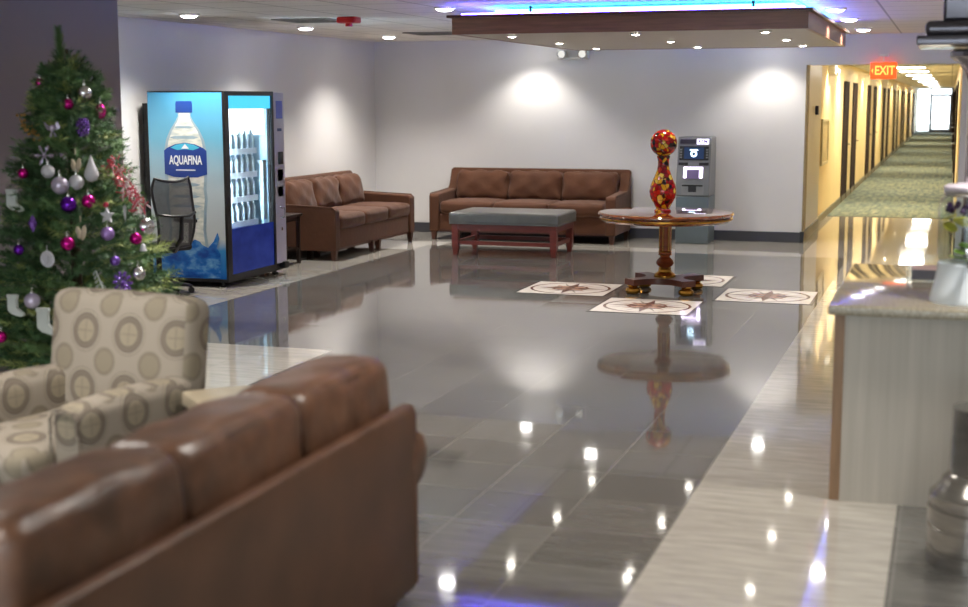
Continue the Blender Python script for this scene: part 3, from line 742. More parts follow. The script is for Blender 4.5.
for k, z in enumerate(shelf_z):
    sh = MB().box(xi+.01, xf-.12, VY0+.085, VY1-.40, z-.018, z).build('shelf', shelf_m, vm, smooth=0)
    MB().box(xf-.12, xf-.11, VY0+.085, VY1-.40, z-.045, z+.012).build('price_rail', white_print, sh, smooth=0)
    nm = ('bottom', 'second', 'third', 'top')[k]
    for i in range(7):
        y = VY0+.13+i*.115
        lab = 'clear water bottle on the %s shelf inside the lit vending machine' % nm; gp = 'water bottles on the %s shelf of the vending machine' % nm
        if proto is None:
            proto = MB().lathe([(.005, 0), (.033, 0), (.034, .01), (.031, .05), (.034, .07), (.034, .115), (.026, .145), (.013, .165), (.013, .172)], 14, close=False).lathe([(.015, .172), (.015, .188), (.001, .188)], 12, m=1, close=False).build('water_bottle', [bottle_g, cap_w], loc=(xf-.16, y, z+.003))
            tag(proto, lab, 'bottle', gp)
        else:
            c = proto.copy(); COL.objects.link(c); c.location = (xf-.16, y, z+.003); c['label'] = lab; c['group'] = gp
# delivery lift on the right inside
MB().box(xf-.10, xf-.06, VY1-.37, VY1-.31, .6, 1.2).box(xf-.12, xf-.06, VY1-.38, VY1-.295, 1.18, 1.2).box(xf-.12, xf-.06, VY1-.38, VY1-.295, .98, 1.0).build('delivery_rail', shelf_m, vm, smooth=0)
cc = MB().rbox((xf-.02, VY1-.113, 1.005), (.05, .222, 1.76), .008, n=1).build('control_column', M['lilac'], vm)
yc = VY1-.113
MB().box(xf, xf+.008, yc-.07, yc+.07, 1.62, 1.80).build('badge_panel', mat('blue_badge', rgb(88, 104, 196), .3), cc, smooth=0)
MB().box(xf, xf+.006, yc-.05, yc+.05, 1.49, 1.52).build('display', mat('display_navy', rgb(40, 60, 120), .3), cc, smooth=0)
MB().rbox((xf+.01, yc, 1.215), (.03, .09, .13), .008, n=1).build('bill_acceptor', M['black'], cc)
MB().box(xf, xf+.005, yc-.06, yc+.06, .98, 1.10).box(xf, xf+.005, yc-.06, yc+.06, .82, .92).build('selection_panel', mat('gray_panel', rgb(160, 158, 172), .4), cc, smooth=0)
MB().tube([(xf+.012, yc-.03, .59), (xf+.03, yc-.03, .60), (xf+.03, yc+.03, .60), (xf+.03, yc+.03, .70), (xf+.03, yc-.03, .70), (xf+.012, yc-.03, .71)], .007, 6).build('door_handle', M['chrome'], cc)
MB().cyl((xf, yc, .48), (xf+.014, yc, .48), .018).build('lock', M['chrome'], cc)
MB().rbox((xf+.0, VY1-.06, .10), (.07, .10, .07), .01, n=1).build('hinge_bracket', M['black'], vm)

# ------------------------------------------------------------------ office chair
oc = thing('office_chair', 'black mesh back office chair in front of the vending machine', 'office chair', (-6.97, 11.32, 0), math.radians(-114))
gr = mat('dark_gray_frame', rgb(44, 42, 44), .4)
t = NT('black_chair_mesh'); tc = t.coord('Object', (1, 1, 1)); wv1 = t.n('ShaderNodeTexWave'); wv1.inputs['Scale'].default_value = 60; t.l(tc, wv1.inputs['Vector'])
wv2 = t.n('ShaderNodeTexWave', _bands_direction='Z'); wv2.inputs['Scale'].default_value = 60; t.l(tc, wv2.inputs['Vector'])
mk = t.math('GREATER_THAN', t.math('MAXIMUM', wv1.outputs['Fac'], wv2.outputs['Fac']), .42)
bs = t.bsdf(rgb(84, 82, 82), .6); tr = t.n('ShaderNodeBsdfTransparent'); mx = t.n('ShaderNodeMixShader')
t.l(mk, mx.inputs[0]); t.l(tr.outputs[0], mx.inputs[1]); t.l(bs.outputs[0], mx.inputs[2]); t.l(mx.outputs[0], t.out.inputs[0])
meshm = t.m
# local: chair faces -y ; back at +y
for k in range(5):
    a = 2*PI*k/5+.3; ex_, ey_ = .30*math.cos(a), .30*math.sin(a)
    MB().tube([(0, 0, .10), (ex_*.5, ey_*.5, .095), (ex_, ey_, .07)], [.028, .024, .016], 8).build('base_leg', gr, oc)
    MB().cyl((ex_-.012*math.sin(a), ey_+.012*math.cos(a), .028), (ex_+.012*math.sin(a), ey_-.012*math.cos(a), .028), .028, n=16).cyl((ex_, ey_, .03), (ex_, ey_, .075), .008).build('caster', M['black'], oc)
MB().cyl((0, 0, .09), (0, 0, .40), .026).cyl((0, 0, .09), (0, 0, .22), .036).build('gas_column', M['black'], oc)
MB().rbox((0, -.03, .45), (.50, .46, .07), .034, (0, 0, -.012), n=6).build('seat', mat('black_seat', rgb(34, 32, 34), .8), oc)
def bp(u, z):     # back surface: u across (-1..1), height z
    k = (z-.48)/.62
    y = .29+.06*math.sin(k*PI*1.35+.2)+.20*max(0, k-.55)**1.5 + .05*u*u*-1
    w_ = .215*(1-.18*(1-k)**2) - .05*max(0, k-.85)/.15*.6
    return Vector((u*w_, y, z))
b = MB(); NU, NZ = 12, 18; vsx = []; fsx = []
for i in range(NZ+1):
    for j in range(NU+1):
        u = -1+2*j/NU; z = .47+(.60+.035*u*u)*i/NZ; vsx.append(bp(u, z))
for i in range(NZ):
    for j in range(NU): a = i*(NU+1)+j; fsx.append((a, a+1, a+NU+2, a+NU+1))
b.add(vsx, fsx).build('backrest_mesh', meshm, oc, smooth=60)
rim = [bp(-1, .47+(.635)*i/14) for i in range(15)]+[bp(u, .47+.60+.035*u*u) for u in [-1+2*j/10 for j in range(1, 10)]]+[bp(1, .47+.635*(14-i)/14) for i in range(15)]+[bp(u, .47) for u in [.6, .2, -.2, -.6]]
MB().tube(rim, .014, 8, closed=True).build('backrest_frame', gr, oc)
MB().tube([bp(-1, .78)+Vector((0, .02, 0)), bp(-.4, .76)+Vector((0, .05, 0)), bp(.4, .76)+Vector((0, .05, 0)), bp(1, .78)+Vector((0, .02, 0))], .013, 8).build('lumbar_bar', gr, oc)
MB().tube([(0, .04, .42), (0, .26, .44), (0, .37, .56), (0, .38, .76)], [.03, .028, .024, .02], 8).build('back_spine', gr, oc)
for s in (-1, 1):
    ar = MB().tube([(s*.2, .06, .43), (s*.30, .08, .47), (s*.31, .08, .66)], .018, 8).build('armrest_post', gr, oc)
    MB().rbox((s*.31, 0, .68), (.09, .28, .035), .016, n=2).build('armrest_pad', M['black'], ar)

# ------------------------------------------------------------------ christmas tree
TX, TY = -4.87, 7.0
tree = thing('christmas_tree', 'tall green artificial christmas tree by the plum wall, hung with purple and silver ornaments', 'christmas tree', (TX, TY, 0))
MB().lathe([(.03, .05), (.032, .6), (.022, 1.4), (.01, 2.1)], 10).build('trunk', mat('trunk_brown', rgb(60, 44, 30), .8), tree)
b = MB()
for k in range(4):
    a = k*PI/2+.4; b.tube([(0, 0, .12), (.2*math.cos(a), .2*math.sin(a), .05), (.32*math.cos(a), .32*math.sin(a), .015)], .014, 6)
b.build('stand', M['blackmetal'], tree)
ZS = [0.2, .3, .45, .81, 1.0, 1.26, 1.53, 1.8, 1.95, 2.02]; RS = [.52, .62, .63, .565, .50, .40, .30, .21, .15, .07]
def tr_r(z): return float(np.interp(z, ZS, RS))
rs_ = np.random.RandomState(3)
V = []; F = []; MI = []
def needles(p0, p1, n, ln, m):
    d = p1-p0; L = np.linalg.norm(d); d = d/L
    up = np.array([0, 0, 1.]) if abs(d[2]) < .9 else np.array([1., 0, 0])
    u = np.cross(d, up); u /= np.linalg.norm(u); w_ = np.cross(d, u)
    for i in range(n):
        tt = (i+rs_.rand())/n; a = rs_.rand()*2*PI
        rad = u*math.cos(a)+w_*math.sin(a)
        q = p0+d*L*tt; l_ = ln*(.8+.4*rs_.rand())*(1-.35*max(0, tt-.6)/.4)
        tip = q+(rad*.78+d*.62)*l_; sd_ = np.cross(rad, d)*.0028
        o = len(V); V.extend([tuple(q-sd_), tuple(q+sd_), tuple(tip)]); F.append((o, o+1, o+2)); MI.append(m)
nb = 0
for i in range(900):
    z = .22+1.8*(1-(rs_.rand())**.62) if i % 3 == 0 else .25+1.77*rs_.rand()
    r = tr_r(min(z, 2.0)); a = rs_.rand()*2*PI
    out = np.array([math.cos(a), math.sin(a), 0])
    rr = r*(.72+.42*rs_.rand()); st = rr*(.25+.25*rs_.rand())
    drop = .05+.10*rs_.rand()
    p0 = out*st+np.array([0, 0, z-.02]); p1 = out*rr+np.array([0, 0, z+drop*.6])
    m = 0 if rs_.rand() < .6 else (1 if rs_.rand() < .7 else 2)
    L = np.linalg.norm(p1-p0)
    needles(p0, p1, int(36+120*L), .05, m)
    if L > .12:
        for s in (-1, 1):
            q0 = p0+(p1-p0)*(.45+.2*rs_.rand()); side = np.array([-out[1], out[0], 0])*s
            q1 = q0+(out*.6+side*.75+np.array([0, 0, .12]))*min(.16, L*.55)
            needles(q0, q1, 26, .045, m)
needles(np.array([-.02, -.005, 1.8]), np.array([-.045, -.012, 2.22]), 1500, .06, 1)
for a in (.5, 2.6, 4.4): needles(np.array([0, 0, 1.9]), np.array([.12*math.cos(a), .12*math.sin(a), 2.02]), 60, .035, 1)
ob = MB(); ob.v = V; ob.f = F; ob.mi = MI
me = bpy.data.meshes.new('foliage'); me.from_pydata(V, [], F)
for nm, c in (('needles_dark_green', rgb(70, 104, 66)), ('needles_mid_green', rgb(104, 138, 86)), ('needles_olive_green', rgb(156, 170, 100))): me.materials.append(mat(nm, c, .6, var=.2, vscale=3))
me.polygons.foreach_set('material_index', MI)
fo = bpy.data.objects.new('foliage', me); COL.objects.link(fo); fo.parent = tree

def glitter(name, c, rough=.2, metal=.6): return mat(name, c, rough, metal, var=.25, vscale=120, bump=.4, bscale=200, bdist=.003)
om = {'magenta': mat('magenta_foil', rgb(206, 24, 140), .18, .75, var=.06), 'purple': mat('purple_foil', rgb(110, 30, 180), .18, .75, var=.06), 'pearl': mat('pearl_lilac', rgb(206, 196, 220), .25, .4, var=.05),
      'white': mat('frosted_white', rgb(214, 212, 220), .5, .1, var=.06, bump=.3, bscale=150), 'lilac': mat('lilac_pearl', rgb(176, 140, 214), .25, .4), 'silver': mat('silver_foil', (.78, .77, .8), .12, 1.),
      'violetg': glitter('violet_glitter', rgb(140, 100, 200)), 'gold': mat('gold_berries', rgb(190, 150, 86), .3, .6), 'cream': mat('cream_felt', rgb(206, 190, 166), .8), 'rwhite': mat('pale_green_white_felt', rgb(206, 212, 208), .85),
      'red': mat('red_tinsel', rgb(196, 60, 86), .35, .3), 'pinkw': mat('pink_white_tinsel', rgb(226, 196, 204), .35, .3), 'cap': mat('ornament_cap', (.7, .68, .62), .25, 1.)}
def orn(name, label, cat, p, group=None):
    p = (p[0]+.02, p[1]-.028, p[2])
    return lambda mb, mats, **k: tag(mb.build(name, mats, loc=p, **k), label, cat, group)
def ball(p, r, m, label, sz=1., rib=False):
    p = (p[0]+.012, p[1]-.016, p[2]); r *= 1.12
    b = MB().sphere((0, 0, 0), r, 24, sc=(1, 1, sz))
    b.cyl((0, 0, r*sz*.97), (0, 0, r*sz*1.2), r*.22, n=10, m=1)
    b.tube([(0, 0, r*sz*1.18), (r*.12, 0, r*sz*1.5), (0, .0, r*sz*1.75), (-r*.12, 0, r*sz*1.5)], r*.05, 5, m=1, closed=True)
    tag(b.build('hanging_bauble', [om[m], om['cap']], loc=p, smooth=60), label, 'bauble', 'baubles on the christmas tree')
B = [((-4.993, 6.90, 1.905), .024, 'magenta', 'small magenta bauble high on the left of the tree, topmost magenta one'),
 ((-4.718, 6.93, 1.847), .040, 'silver', 'mirrored silver bauble near the top of the tree'),
 ((-4.760, 6.83, 1.785), .028, 'magenta', 'purple magenta bauble just below left of the mirrored silver bauble'),
 ((-4.793, 6.66, 1.413), .034, 'white', 'frosted white bauble below the lilac snowflake tangle, leftmost of the white row'),
 ((-4.714, 6.655, 1.336), .045, 'pearl', 'big pearl bauble in the middle of the white row of baubles'),
 ((-4.644, 6.71, 1.351), .038, 'white', 'frosted white bauble right beside the big pearl bauble'),
 ((-4.958, 6.66, 1.399), .027, 'magenta', 'small magenta bauble above the upper white stocking'),
 ((-4.655, 6.64, 1.232), .040, 'purple', 'deep purple bauble under the big pearl bauble'),
 ((-4.575, 6.715, 1.245), .035, 'magenta', 'bright magenta bauble beside the deep purple bauble'),
 ((-4.466, 6.725, 1.066), .035, 'lilac', 'lilac bauble under the white star ornament'),
 ((-4.381, 6.875, 1.026), .032, 'magenta', 'magenta bauble at the right edge of the tree below the big silver one'),
 ((-4.390, 6.99, 1.085), .048, 'silver', 'big silver bauble at the right edge of the tree beside the office chair'),
 ((-4.612, 6.555, 1.022), .036, 'magenta', 'magenta purple bauble above the round white disc ornament'),
 ((-4.866, 6.465, .989), .027, 'purple', 'small purple bauble left of the round white disc ornament'),
 ((-4.334, 6.81, .835), .038, 'silver', 'dull silver bauble beside the violet snowflake ornament'),
 ((-4.751, 6.405, .717), .040, 'pearl', 'pearl bauble between the two lower white stockings'),
 ((-4.937, 6.365, .512), .030, 'magenta', 'dark magenta bauble low on the left of the tree'),
 ((-4.408, 6.70, .917), .026, 'violetg', 'small dusky violet bauble above the violet snowflake ornament')]
for p, r, m, lab in B: ball(p, r, m, lab)
ball((-4.666, 7.005, 1.744), .029, 'magenta', 'long egg shaped magenta bauble at the upper right edge of the tree', 1.4)
# other ornaments
b = MB()
for k in range(7):
    z = .045-.015*k; rr = .026*math.sin((k+1)/8*PI)+.006
    for j in range(7): a = 2*PI*j/7+k*.45; b.sphere((rr*math.cos(a), rr*math.sin(a), z), .010, 8, sc=(1, 1, .8))
orn('hanging_pinecone', 'violet glittered pine cone ornament in the upper part of the tree', 'ornament', (-4.676, 6.84, 1.655))(b, om['violetg'])
def flake(n, R, r0=.004, petals=True, T=None):
    b = MB()
    for i in range(n):
        a = 2*PI*i/n; dx, dz = math.cos(a), math.sin(a)
        b.tube([(0, 0, 0), (R*dx, 0, R*dz)], r0, 5)
        for s in (-1, 1):
            a2 = a+s*.6; b.tube([(R*.55*dx, 0, R*.55*dz), (R*.55*dx+R*.32*math.cos(a2), 0, R*.55*dz+R*.32*math.sin(a2))], r0*.8, 5)
        b.sphere((R*dx, 0, R*dz), r0*2, 8)
    return b.sphere((0, 0, 0), r0*3, 10)
orn('hanging_bow', 'silver lilac ribbon bow ornament left of the violet pine cone', 'ornament', (-4.816, 6.75, 1.651))(
    MB().add([(0, 0, 0), (.045, -.01, .04), (.05, .01, .0), (.03, -.01, -.01)], [(0, 1, 2, 3)]).add([(0, 0, 0), (-.045, -.01, .035), (-.05, .01, .0), (-.03, 0, -.012)], [(0, 1, 2, 3)]).sphere((0, 0, 0), .02, 10).prism([(0, 0), (.015, -.05), (.03, -.045)], -.003, .003, 'y').prism([(0, 0), (-.02, -.05), (-.004, -.052)], -.003, .003, 'y'), om['pearl'])
b = MB().tube([(-.05, 0, .06), (-.02, -.01, .02), (.02, 0, -.01), (.06, 0, -.04)], .004, 5); rr_ = random.Random(5)
for k in range(22):
    tt = k/21; b.sphere((-.05+.11*tt+rr_.uniform(-.025, .025), rr_.uniform(-.02, .02), .06-.10*tt+rr_.uniform(-.03, .03)), .009, 8)
orn('hanging_berry_spray', 'gold berry spray at the upper left of the tree', 'ornament', (-5.002, 6.78, 1.645))(b, om['gold'])
orn('hanging_snowflake', 'pale lilac snowflake ornament above the frosted white baubles', 'ornament', (-4.838, 6.695, 1.50))(flake(6, .055), om['pearl'])
orn('hanging_snowflake', 'violet snowflake ornament low on the right of the tree', 'ornament', (-4.366, 6.70, .799))(flake(10, .055, .005), om['violetg'])
def leafpair(p, label):
    b = MB().tube([(0, 0, .05), (0, 0, .085)], .003, 5)
    for s, l_ in ((-1, .07), (1, .085)):
        T = Matrix.Translation((s*.018, 0, 0)) @ Matrix.Rotation(s*.22, 4, 'Y')
        b.sphere((0, 0, -.01), .03, 14, sc=(.55, .35, l_/.06), T=T)
    orn('hanging_leaf_pair', label, 'ornament', p)(b, om['cream'], smooth=60)
leafpair((-4.664, 6.74, 1.455), 'pair of cream leaf ornaments hanging above the white baubles')
leafpair((-4.567, 6.62, 1.089), 'pair of cream leaf ornaments hanging in the middle of the tree')
orn('hanging_teardrop', 'frosted lilac white teardrop ornament right of the white baubles', 'ornament', (-4.599, 6.79, 1.415))(MB().lathe([(1e-4, -.065), (.028, -.055), (.041, -.028), (.036, 0), (.02, .035), (.008, .07), (.003, .085)], 24, close=False), om['white'], smooth=60)
def stocking(p, label, s=1., flip=1):
    poly = [(-.022, .055), (.022, .055), (.022, .04), (.019, .035), (.019, -.015), (.045, -.04), (.046, -.055), (.03, -.06), (-.005, -.048), (-.02, -.03), (-.019, .035), (-.022, .04)]
    poly = [(flip*(x*1.45+.004)*s, z*s) for x, z in poly]
    p = (p[0]+.03, p[1]-.045, p[2])
    o = MB().prism(poly, -.012, .012, 'y').build('hanging_stocking', om['rwhite'], loc=p, smooth=40)
    bv = o.modifiers.new('bevel', 'BEVEL'); bv.width = .006; bv.segments = 2
    tag(o, label, 'ornament', 'white stocking ornaments')
stocking((-5.004, 6.61, 1.254), 'white stocking ornament high at the left edge of the tree', 1.1)
stocking((-4.866, 6.39, .697), 'white stocking ornament left of the pearl bauble, low on the tree', 1.05)
stocking((-4.686, 6.405, .615), 'white stocking ornament right of the pearl bauble, just above the armchair', 1.3)
b = MB(); rr_ = random.Random(9)
for k in range(150):
    tt = rr_.random(); w_ = .055*(1-.3*tt); cx_ = -.05+.20*tt; cz_ = .09-.25*tt
    x, y, z = cx_+rr_.uniform(-w_, w_), rr_.uniform(-.03, .03), cz_+rr_.uniform(-w_, w_)
    b.tube([(x, y, z), (x+rr_.uniform(-.04, .04), y+rr_.uniform(-.02, .0), z+rr_.uniform(-.05, .03))], .0035, 4, m=0 if rr_.random() < .6 else 1)
orn('hanging_tinsel_spray', 'red and white tinsel spray at the right edge of the tree', 'ornament', (-4.51, 6.93, 1.36))(b, [om['red'], om['pinkw']])
pts = []
for k in range(10): r_ = .046 if k % 2 == 0 else .021; a = PI/2+k*PI/5; pts.append((r_*math.cos(a), r_*math.sin(a)))
orn('hanging_star', 'white star ornament with a red top, on the right half of the tree', 'ornament', (-4.491, 6.765, 1.165))(MB().prism(pts, -.008, .008, 'y').sphere((-.005, 0, .06), .016, 10, m=1), [om['white'], om['red']])
orn('hanging_icicle', 'small white icicle ornament beside the white star', 'ornament', (-4.450, 6.88, 1.173))(MB().lathe([(1e-4, -.05), (.007, -.02), (.010, .03), (.006, .045), (1e-4, .05)], 10, close=False), om['white'])
orn('hanging_purple_drop', 'sparkling purple drop ornament left of centre on the tree', 'ornament', (-4.814, 6.53, 1.13))(MB().lathe([(1e-4, -.05), (.018, -.02), (.026, .005), (.014, .03), (1e-4, .05)], 8, close=False), om['violetg'], smooth=0)
orn('hanging_disc', 'round white ribbed disc ornament in the lower middle of the tree', 'ornament', (-4.693, 6.48, .943))(
    MB().lathe([(.004, -.008), (.04, -.008), (.046, 0), (.04, .008), (.004, .008)], 28, T=Matrix.Rotation(PI/2, 4, 'X')).tube([(.028*math.cos(a), -.012, .028*math.sin(a)) for a in [2*PI*i/24 for i in range(24)]], .004, 5, closed=True).tube([(0, -.012, -.02), (0, -.012, .02)], .004, 5).tube([(0, 0, .045), (0, 0, .075)], .003, 5), om['white'])
b = MB().tube([(-.03, 0, .07), (.03, 0, -.07)], .004, 5)
for k in range(7):
    tt = k/6; x, z = -.03+.06*tt, .07-.14*tt; l_ = .015+.035*tt
    for s in (-1, 1): b.add([(x, 0, z), (x+s*l_, -.004, z-.018), (x+s*l_*.9, .003, z-.03)], [(0, 1, 2)])
orn('hanging_feather_tree', 'white feathery fir shaped ornament just above the armchair back', 'ornament', (-4.440, 6.60, .804))(b, om['rwhite'], smooth=0)
orn('hanging_bell', 'tiny white bell ornament at the right edge of the tree under the magenta bauble', 'ornament', (-4.358, 6.91, .975))(MB().lathe([(.022, -.02), (.016, -.005), (.013, .012), (.004, .022)], 16), om['white'])

# ------------------------------------------------------------------ patterned armchair
t = NT('beige_medallion_fabric'); uv = t.n('ShaderNodeTexCoord').outputs['UV']
nzw = t.noise(9, 2, uv)
def rings(size, off, rmax):
    mp = t.n('ShaderNodeVectorMath', _operation='MULTIPLY_ADD'); t.l(uv, mp.inputs[0]); mp.inputs[1].default_value = (1/size, 1/size, 0); mp.inputs[2].default_value = (*off, 0)
    fr_ = t.n('ShaderNodeVectorMath', _operation='FRACTION'); t.l(mp.outputs[0], fr_.inputs[0])
    sb_ = t.n('ShaderNodeVectorMath', _operation='SUBTRACT'); t.l(fr_.outputs[0], sb_.inputs[0]); sb_.inputs[1].default_value = (.5, .5, 0)
    ln = t.n('ShaderNodeVectorMath', _operation='LENGTH'); t.l(sb_.outputs[0], ln.inputs[0])
    sep = t.n('ShaderNodeSeparateXYZ'); t.l(sb_.outputs[0], sep.inputs[0])
    cross = t.math('LESS_THAN', t.math('MINIMUM', t.math('ABSOLUTE', sep.outputs[0]), t.math('ABSOLUTE', sep.outputs[1])), .012)
    return ln.outputs['Value'], cross
bgc = rgb(158, 148, 135); dkc = rgb(114, 104, 94); ylc = rgb(154, 143, 123); ltc = rgb(170, 160, 145)
d1, c1 = rings(.248, (0.1, .25), 1); d2, c2_ = rings(.248, (.6, .75), 1)
big = t.ramp(d1, [(0, ylc), (.20, rgb(98, 89, 81)), (.222, rgb(120, 109, 98)), (.29, rgb(98, 89, 81)), (.315, ltc), (.345, dkc), (.36, bgc)], 'CONSTANT')
small = t.ramp(d2, [(0, rgb(140, 130, 112)), (.185, dkc), (.20, rgb(140, 130, 112)), (.225, dkc), (.24, bgc)], 'CONSTANT')
msk = t.math('LESS_THAN', d1, .385); col = t.mix(msk, small, big)
col = t.mix(t.math('MULTIPLY', t.math('MULTIPLY', c1, t.math('LESS_THAN', d1, .18)), .6), col, dkc)
col = t.mix(t.math('MULTIPLY', nzw, .25), col, bgc)
t.bsdf(col, .85, spec=.2); t.bump(t.noise(700, 2, uv), .2, .002)
pat = t.m
ac = thing('armchair', 'beige medallion patterned armchair in front of the christmas tree', 'armchair', (-3.40, 5.22, 0), math.radians(-10))
# local: faces -y, back outer face at y=+.08, front at y=-.86
MB().rbox((0, -.40, .20), (.80, .82, .22), .03, n=5).build('base', pat, ac, uv=True)
T = Matrix.Translation((0, -.04, .28)) @ Matrix.Rotation(-.13, 4, 'X')
MB().rbox((0, .0, .34), (.80, .18, .70), .06, (0, .03, .012), n=10, T=T).build('backrest', pat, ac, uv=True)
MB().rbox((0, -.46, .38), (.52, .80, .17), .05, (0, .015, .03), n=9).build('seat_cushion', pat, ac, uv=True)
for s in (-1, 1):
    a = MB().rbox((s*.335, -.36, .37), (.16, .70, .52), .05, (0, 0, .02), n=8).build('arm', pat, ac, uv=True)
    MB().tube([(s*.265, -.712, .15), (s*.265, -.714, .58), (s*.285, -.714, .615), (s*.335, -.716, .628), (s*.385, -.714, .615), (s*.405, -.714, .58), (s*.405, -.712, .15)], .007, 6).build('piping', pat, a, uv=True)
for x in (-.32, .32):
    for y in (-.74, -.04): MB().cyl((x, y, 0), (x, y, .1), .02, .03, 12).build('leg', M['footwood'], ac)

# small beige end table with a crumpled napkin
be = thing('side_table', 'low beige stone topped side table between the armchair and the leather sofa', 'side table', (-2.66, 4.985, 0), math.radians(46))
bm_ = mat('beige_stone', rgb(178, 164, 140), .35, var=.08, vscale=8)
MB().rbox((0, 0, .58), (.46, .44, .06), .01, n=2).build('tabletop', bm_, be)
MB().box(-.19, .19, -.18, .18, .05, .55).build('base', mat('dark_table_base', rgb(70, 58, 46), .5), be, smooth=0)
MB().box(-.21, .21, -.2, .2, 0, .05).build('plinth', mat('dark_table_plinth', rgb(50, 42, 36), .5), be, smooth=0)
b = MB(); rr_ = random.Random(4); g_ = 7; vv = []
for i in range(g_):
    for j in range(g_):
        u, w_ = i/(g_-1)*2-1, j/(g_-1)*2-1
        h = .045*(1-abs(w_))*(.5+.5*u)+rr_.uniform(.004, .02); vv.append((u*.07, w_*.035+rr_.uniform(-.006, .006), h))
ff = [(i*g_+j, i*g_+j+1, (i+1)*g_+j+1, (i+1)*g_+j) for i in range(g_-1) for j in range(g_-1)]
nap = b.add(vv, ff).build('paper_napkin', mat('cream_paper', rgb(244, 226, 204), .8), smooth=0, loc=(-2.64, 5.07, .61), rot=(0, 0, .5))
nap.modifiers.new('thick', 'SOLIDIFY').thickness = .003
tag(nap, 'crumpled cream paper napkin on the beige side table', 'napkin')

# ------------------------------------------------------------------ leather sofa in front
ls = thing('leather_sofa', 'large brown leather sofa seen from behind in the foreground', 'sofa', (-1.75, 4.5, 0))
# local origin at far outer corner: x<0 towards seat, y<0 towards camera
L = 2.3
MB().rbox((-.03, -L/2, .40), (.06, L, .68), .022, n=6).build('back_frame', M['leather_back'], ls)
MB().tube([(-.012, -L+.03, .728), (-.008, -L/2, .731), (-.012, -.02, .728), (-.006, -.008, .70), (-.004, -.006, .08)], .009, 8).build('piping', M['leather'], ls)
MB().rbox((-.46, -L/2, .24), (.80, L-.02, .30), .03, n=5).build('base', M['leather_back'], ls)
cl = .70
for i in range(3):
    y = -.03-cl*(i+.5)
    T = Matrix.Translation((-.212, y, .42)) @ Matrix.Rotation(-.02, 4, 'Y')
    c = MB().rbox((0, 0, .225), (.28, cl+.02, .53), .06, (.018, .0, .014), n=12, k=4, T=T, wob=.004, seed=i+20).build('back_cushion', M['leather'], ls)
    MB().tube([T @ Vector((.118, -cl/2+.03, .462)), T @ Vector((.128, 0, .472)), T @ Vector((.118, cl/2-.03, .462))], .006, 6).build('seam', M['leather'], c)
    MB().rbox((-.585, y, .43), (.53, cl-.004, .16), .06, (.01, .01, .025), n=8, seed=i+30, wob=.004).build('seat_cushion', M['leather'], ls)
for y0, nm in ((-.06, 'far'), (-L+.02, 'near')):
    a = MB().rbox((-.46, y0+.02, .30), (.80, .13, .42), .04, n=5)
    a.cyl((-.02, y0+.09, .53), (-.86, y0+.09, .53), .10, n=28)
    a.sphere((-.02, y0+.09, .53), .10, 24, sc=(.3, 1, 1))
    a.build('rolled_arm', M['leather'], ls, smooth=50)
for x in (-.08, -.80):
    for y in (-.08, -L+.08): MB().cyl((x, y, 0), (x, y, .09), .026, .034, 14).build('foot', M['footwood'], ls)

# ------------------------------------------------------------------ counter with drinks
ct = thing('reception_counter', 'pale wood fronted counter with polished stone top at the right edge', 'counter', (-.45, 6.3, 0))
t = NT('pale_striped_laminate'); n = t.noise(1.0, 4, t.coord('Object', (26, 26, .8)))
t.bsdf(t.ramp(n, [(.3, rgb(166, 158, 146)), (.7, rgb(182, 174, 162))]), .45); lam = t.m
MB().box(.045, 2.0, .02, 1.55, 0, .855).build('body', lam, ct, smooth=0)
MB().box(0, .045, .015, 1.55, 0, .855).build('wood_edge', mat('brown_edge_wood', rgb(134, 102, 72), .4, var=.2, vscale=6, stretch=(4, 4, .6)), ct, smooth=0)
t = NT('speckled_granite'); n = t.noise(90, 5, t.coord('Object')); n2 = t.noise(6, 4, t.coord('Object'))
t.bsdf(t.mix(t.math('MULTIPLY', n2, .4), t.ramp(n, [(.35, rgb(128, 120, 104)), (.5, rgb(152, 143, 124)), (.66, rgb(178, 170, 150))]), rgb(150, 138, 116)), .09)
MB().rbox((1.0, .80, .878), (2.06, 1.68, .045), .012, n=2).build('countertop', t.m, ct)

ds = thing('drink_dispenser', 'glass drink dispenser with fruit on a white base standing on the counter', 'drink dispenser', (.11, 6.56, .90))
cer = mat('pale_blue_white_ceramic', rgb(232, 238, 244), .2, var=.02)
MB().lathe([(.02, 0), (.165, 0), (.168, .01), (.158, .05), (.146, .10), (.138, .15), (.14, .175), (.13, .182), (.02, .182)], 48).build('base', cer, ds)
jar_m = glass('jar_glass', (.93, .96, .96), 1.2)
MB().lathe([(.13, .184), (.140, .20), (.143, .30), (.143, .42), (.132, .46), (.115, .48), (.115, .50)], 48, close=False).build('jar', jar_m, ds, smooth=60)
wt = glass('water_tint', (.90, .94, .93), .3)
MB().lathe([(.001, .19), (.132, .19), (.137, .22), (.137, .40), (.001, .40)], 40, close=False).build('water', wt, ds, smooth=60)
lid = MB().lathe([(.001, .50), (.122, .50), (.124, .515), (.11, .525), (.03, .535), (.03, .555), (.001, .56)], 40, close=False).build('lid', mat('pinkish_white_lid', rgb(222, 212, 224), .3), ds)
MB().cyl((0, 0, .555), (0, 0, .585), .014, .02, 16).build('knob', M['chrome'], lid)
MB().lathe([(.118, .475), (.124, .487), (.118, .50)], 40, close=False).build('metal_collar', M['chrome'], ds)
sp_ = MB().cyl((.0, -.14, .215), (.0, -.20, .215), .014).cyl((0, -.195, .22), (0, -.195, .175), .012).build('spigot', M['chrome'], ds)
MB().rbox((0, -.195, .245), (.045, .014, .03), .006, n=1).build('tap_lever', M['chrome'], sp_)
lem = mat('lemon_slice', rgb(214, 204, 80), .4, var=.15, vscale=40); lime = mat('lime_green_slice', rgb(134, 170, 60), .4, var=.15, vscale=40); ber = mat('dark_purple_berry', rgb(70, 40, 90), .3)
rr_ = random.Random(12)
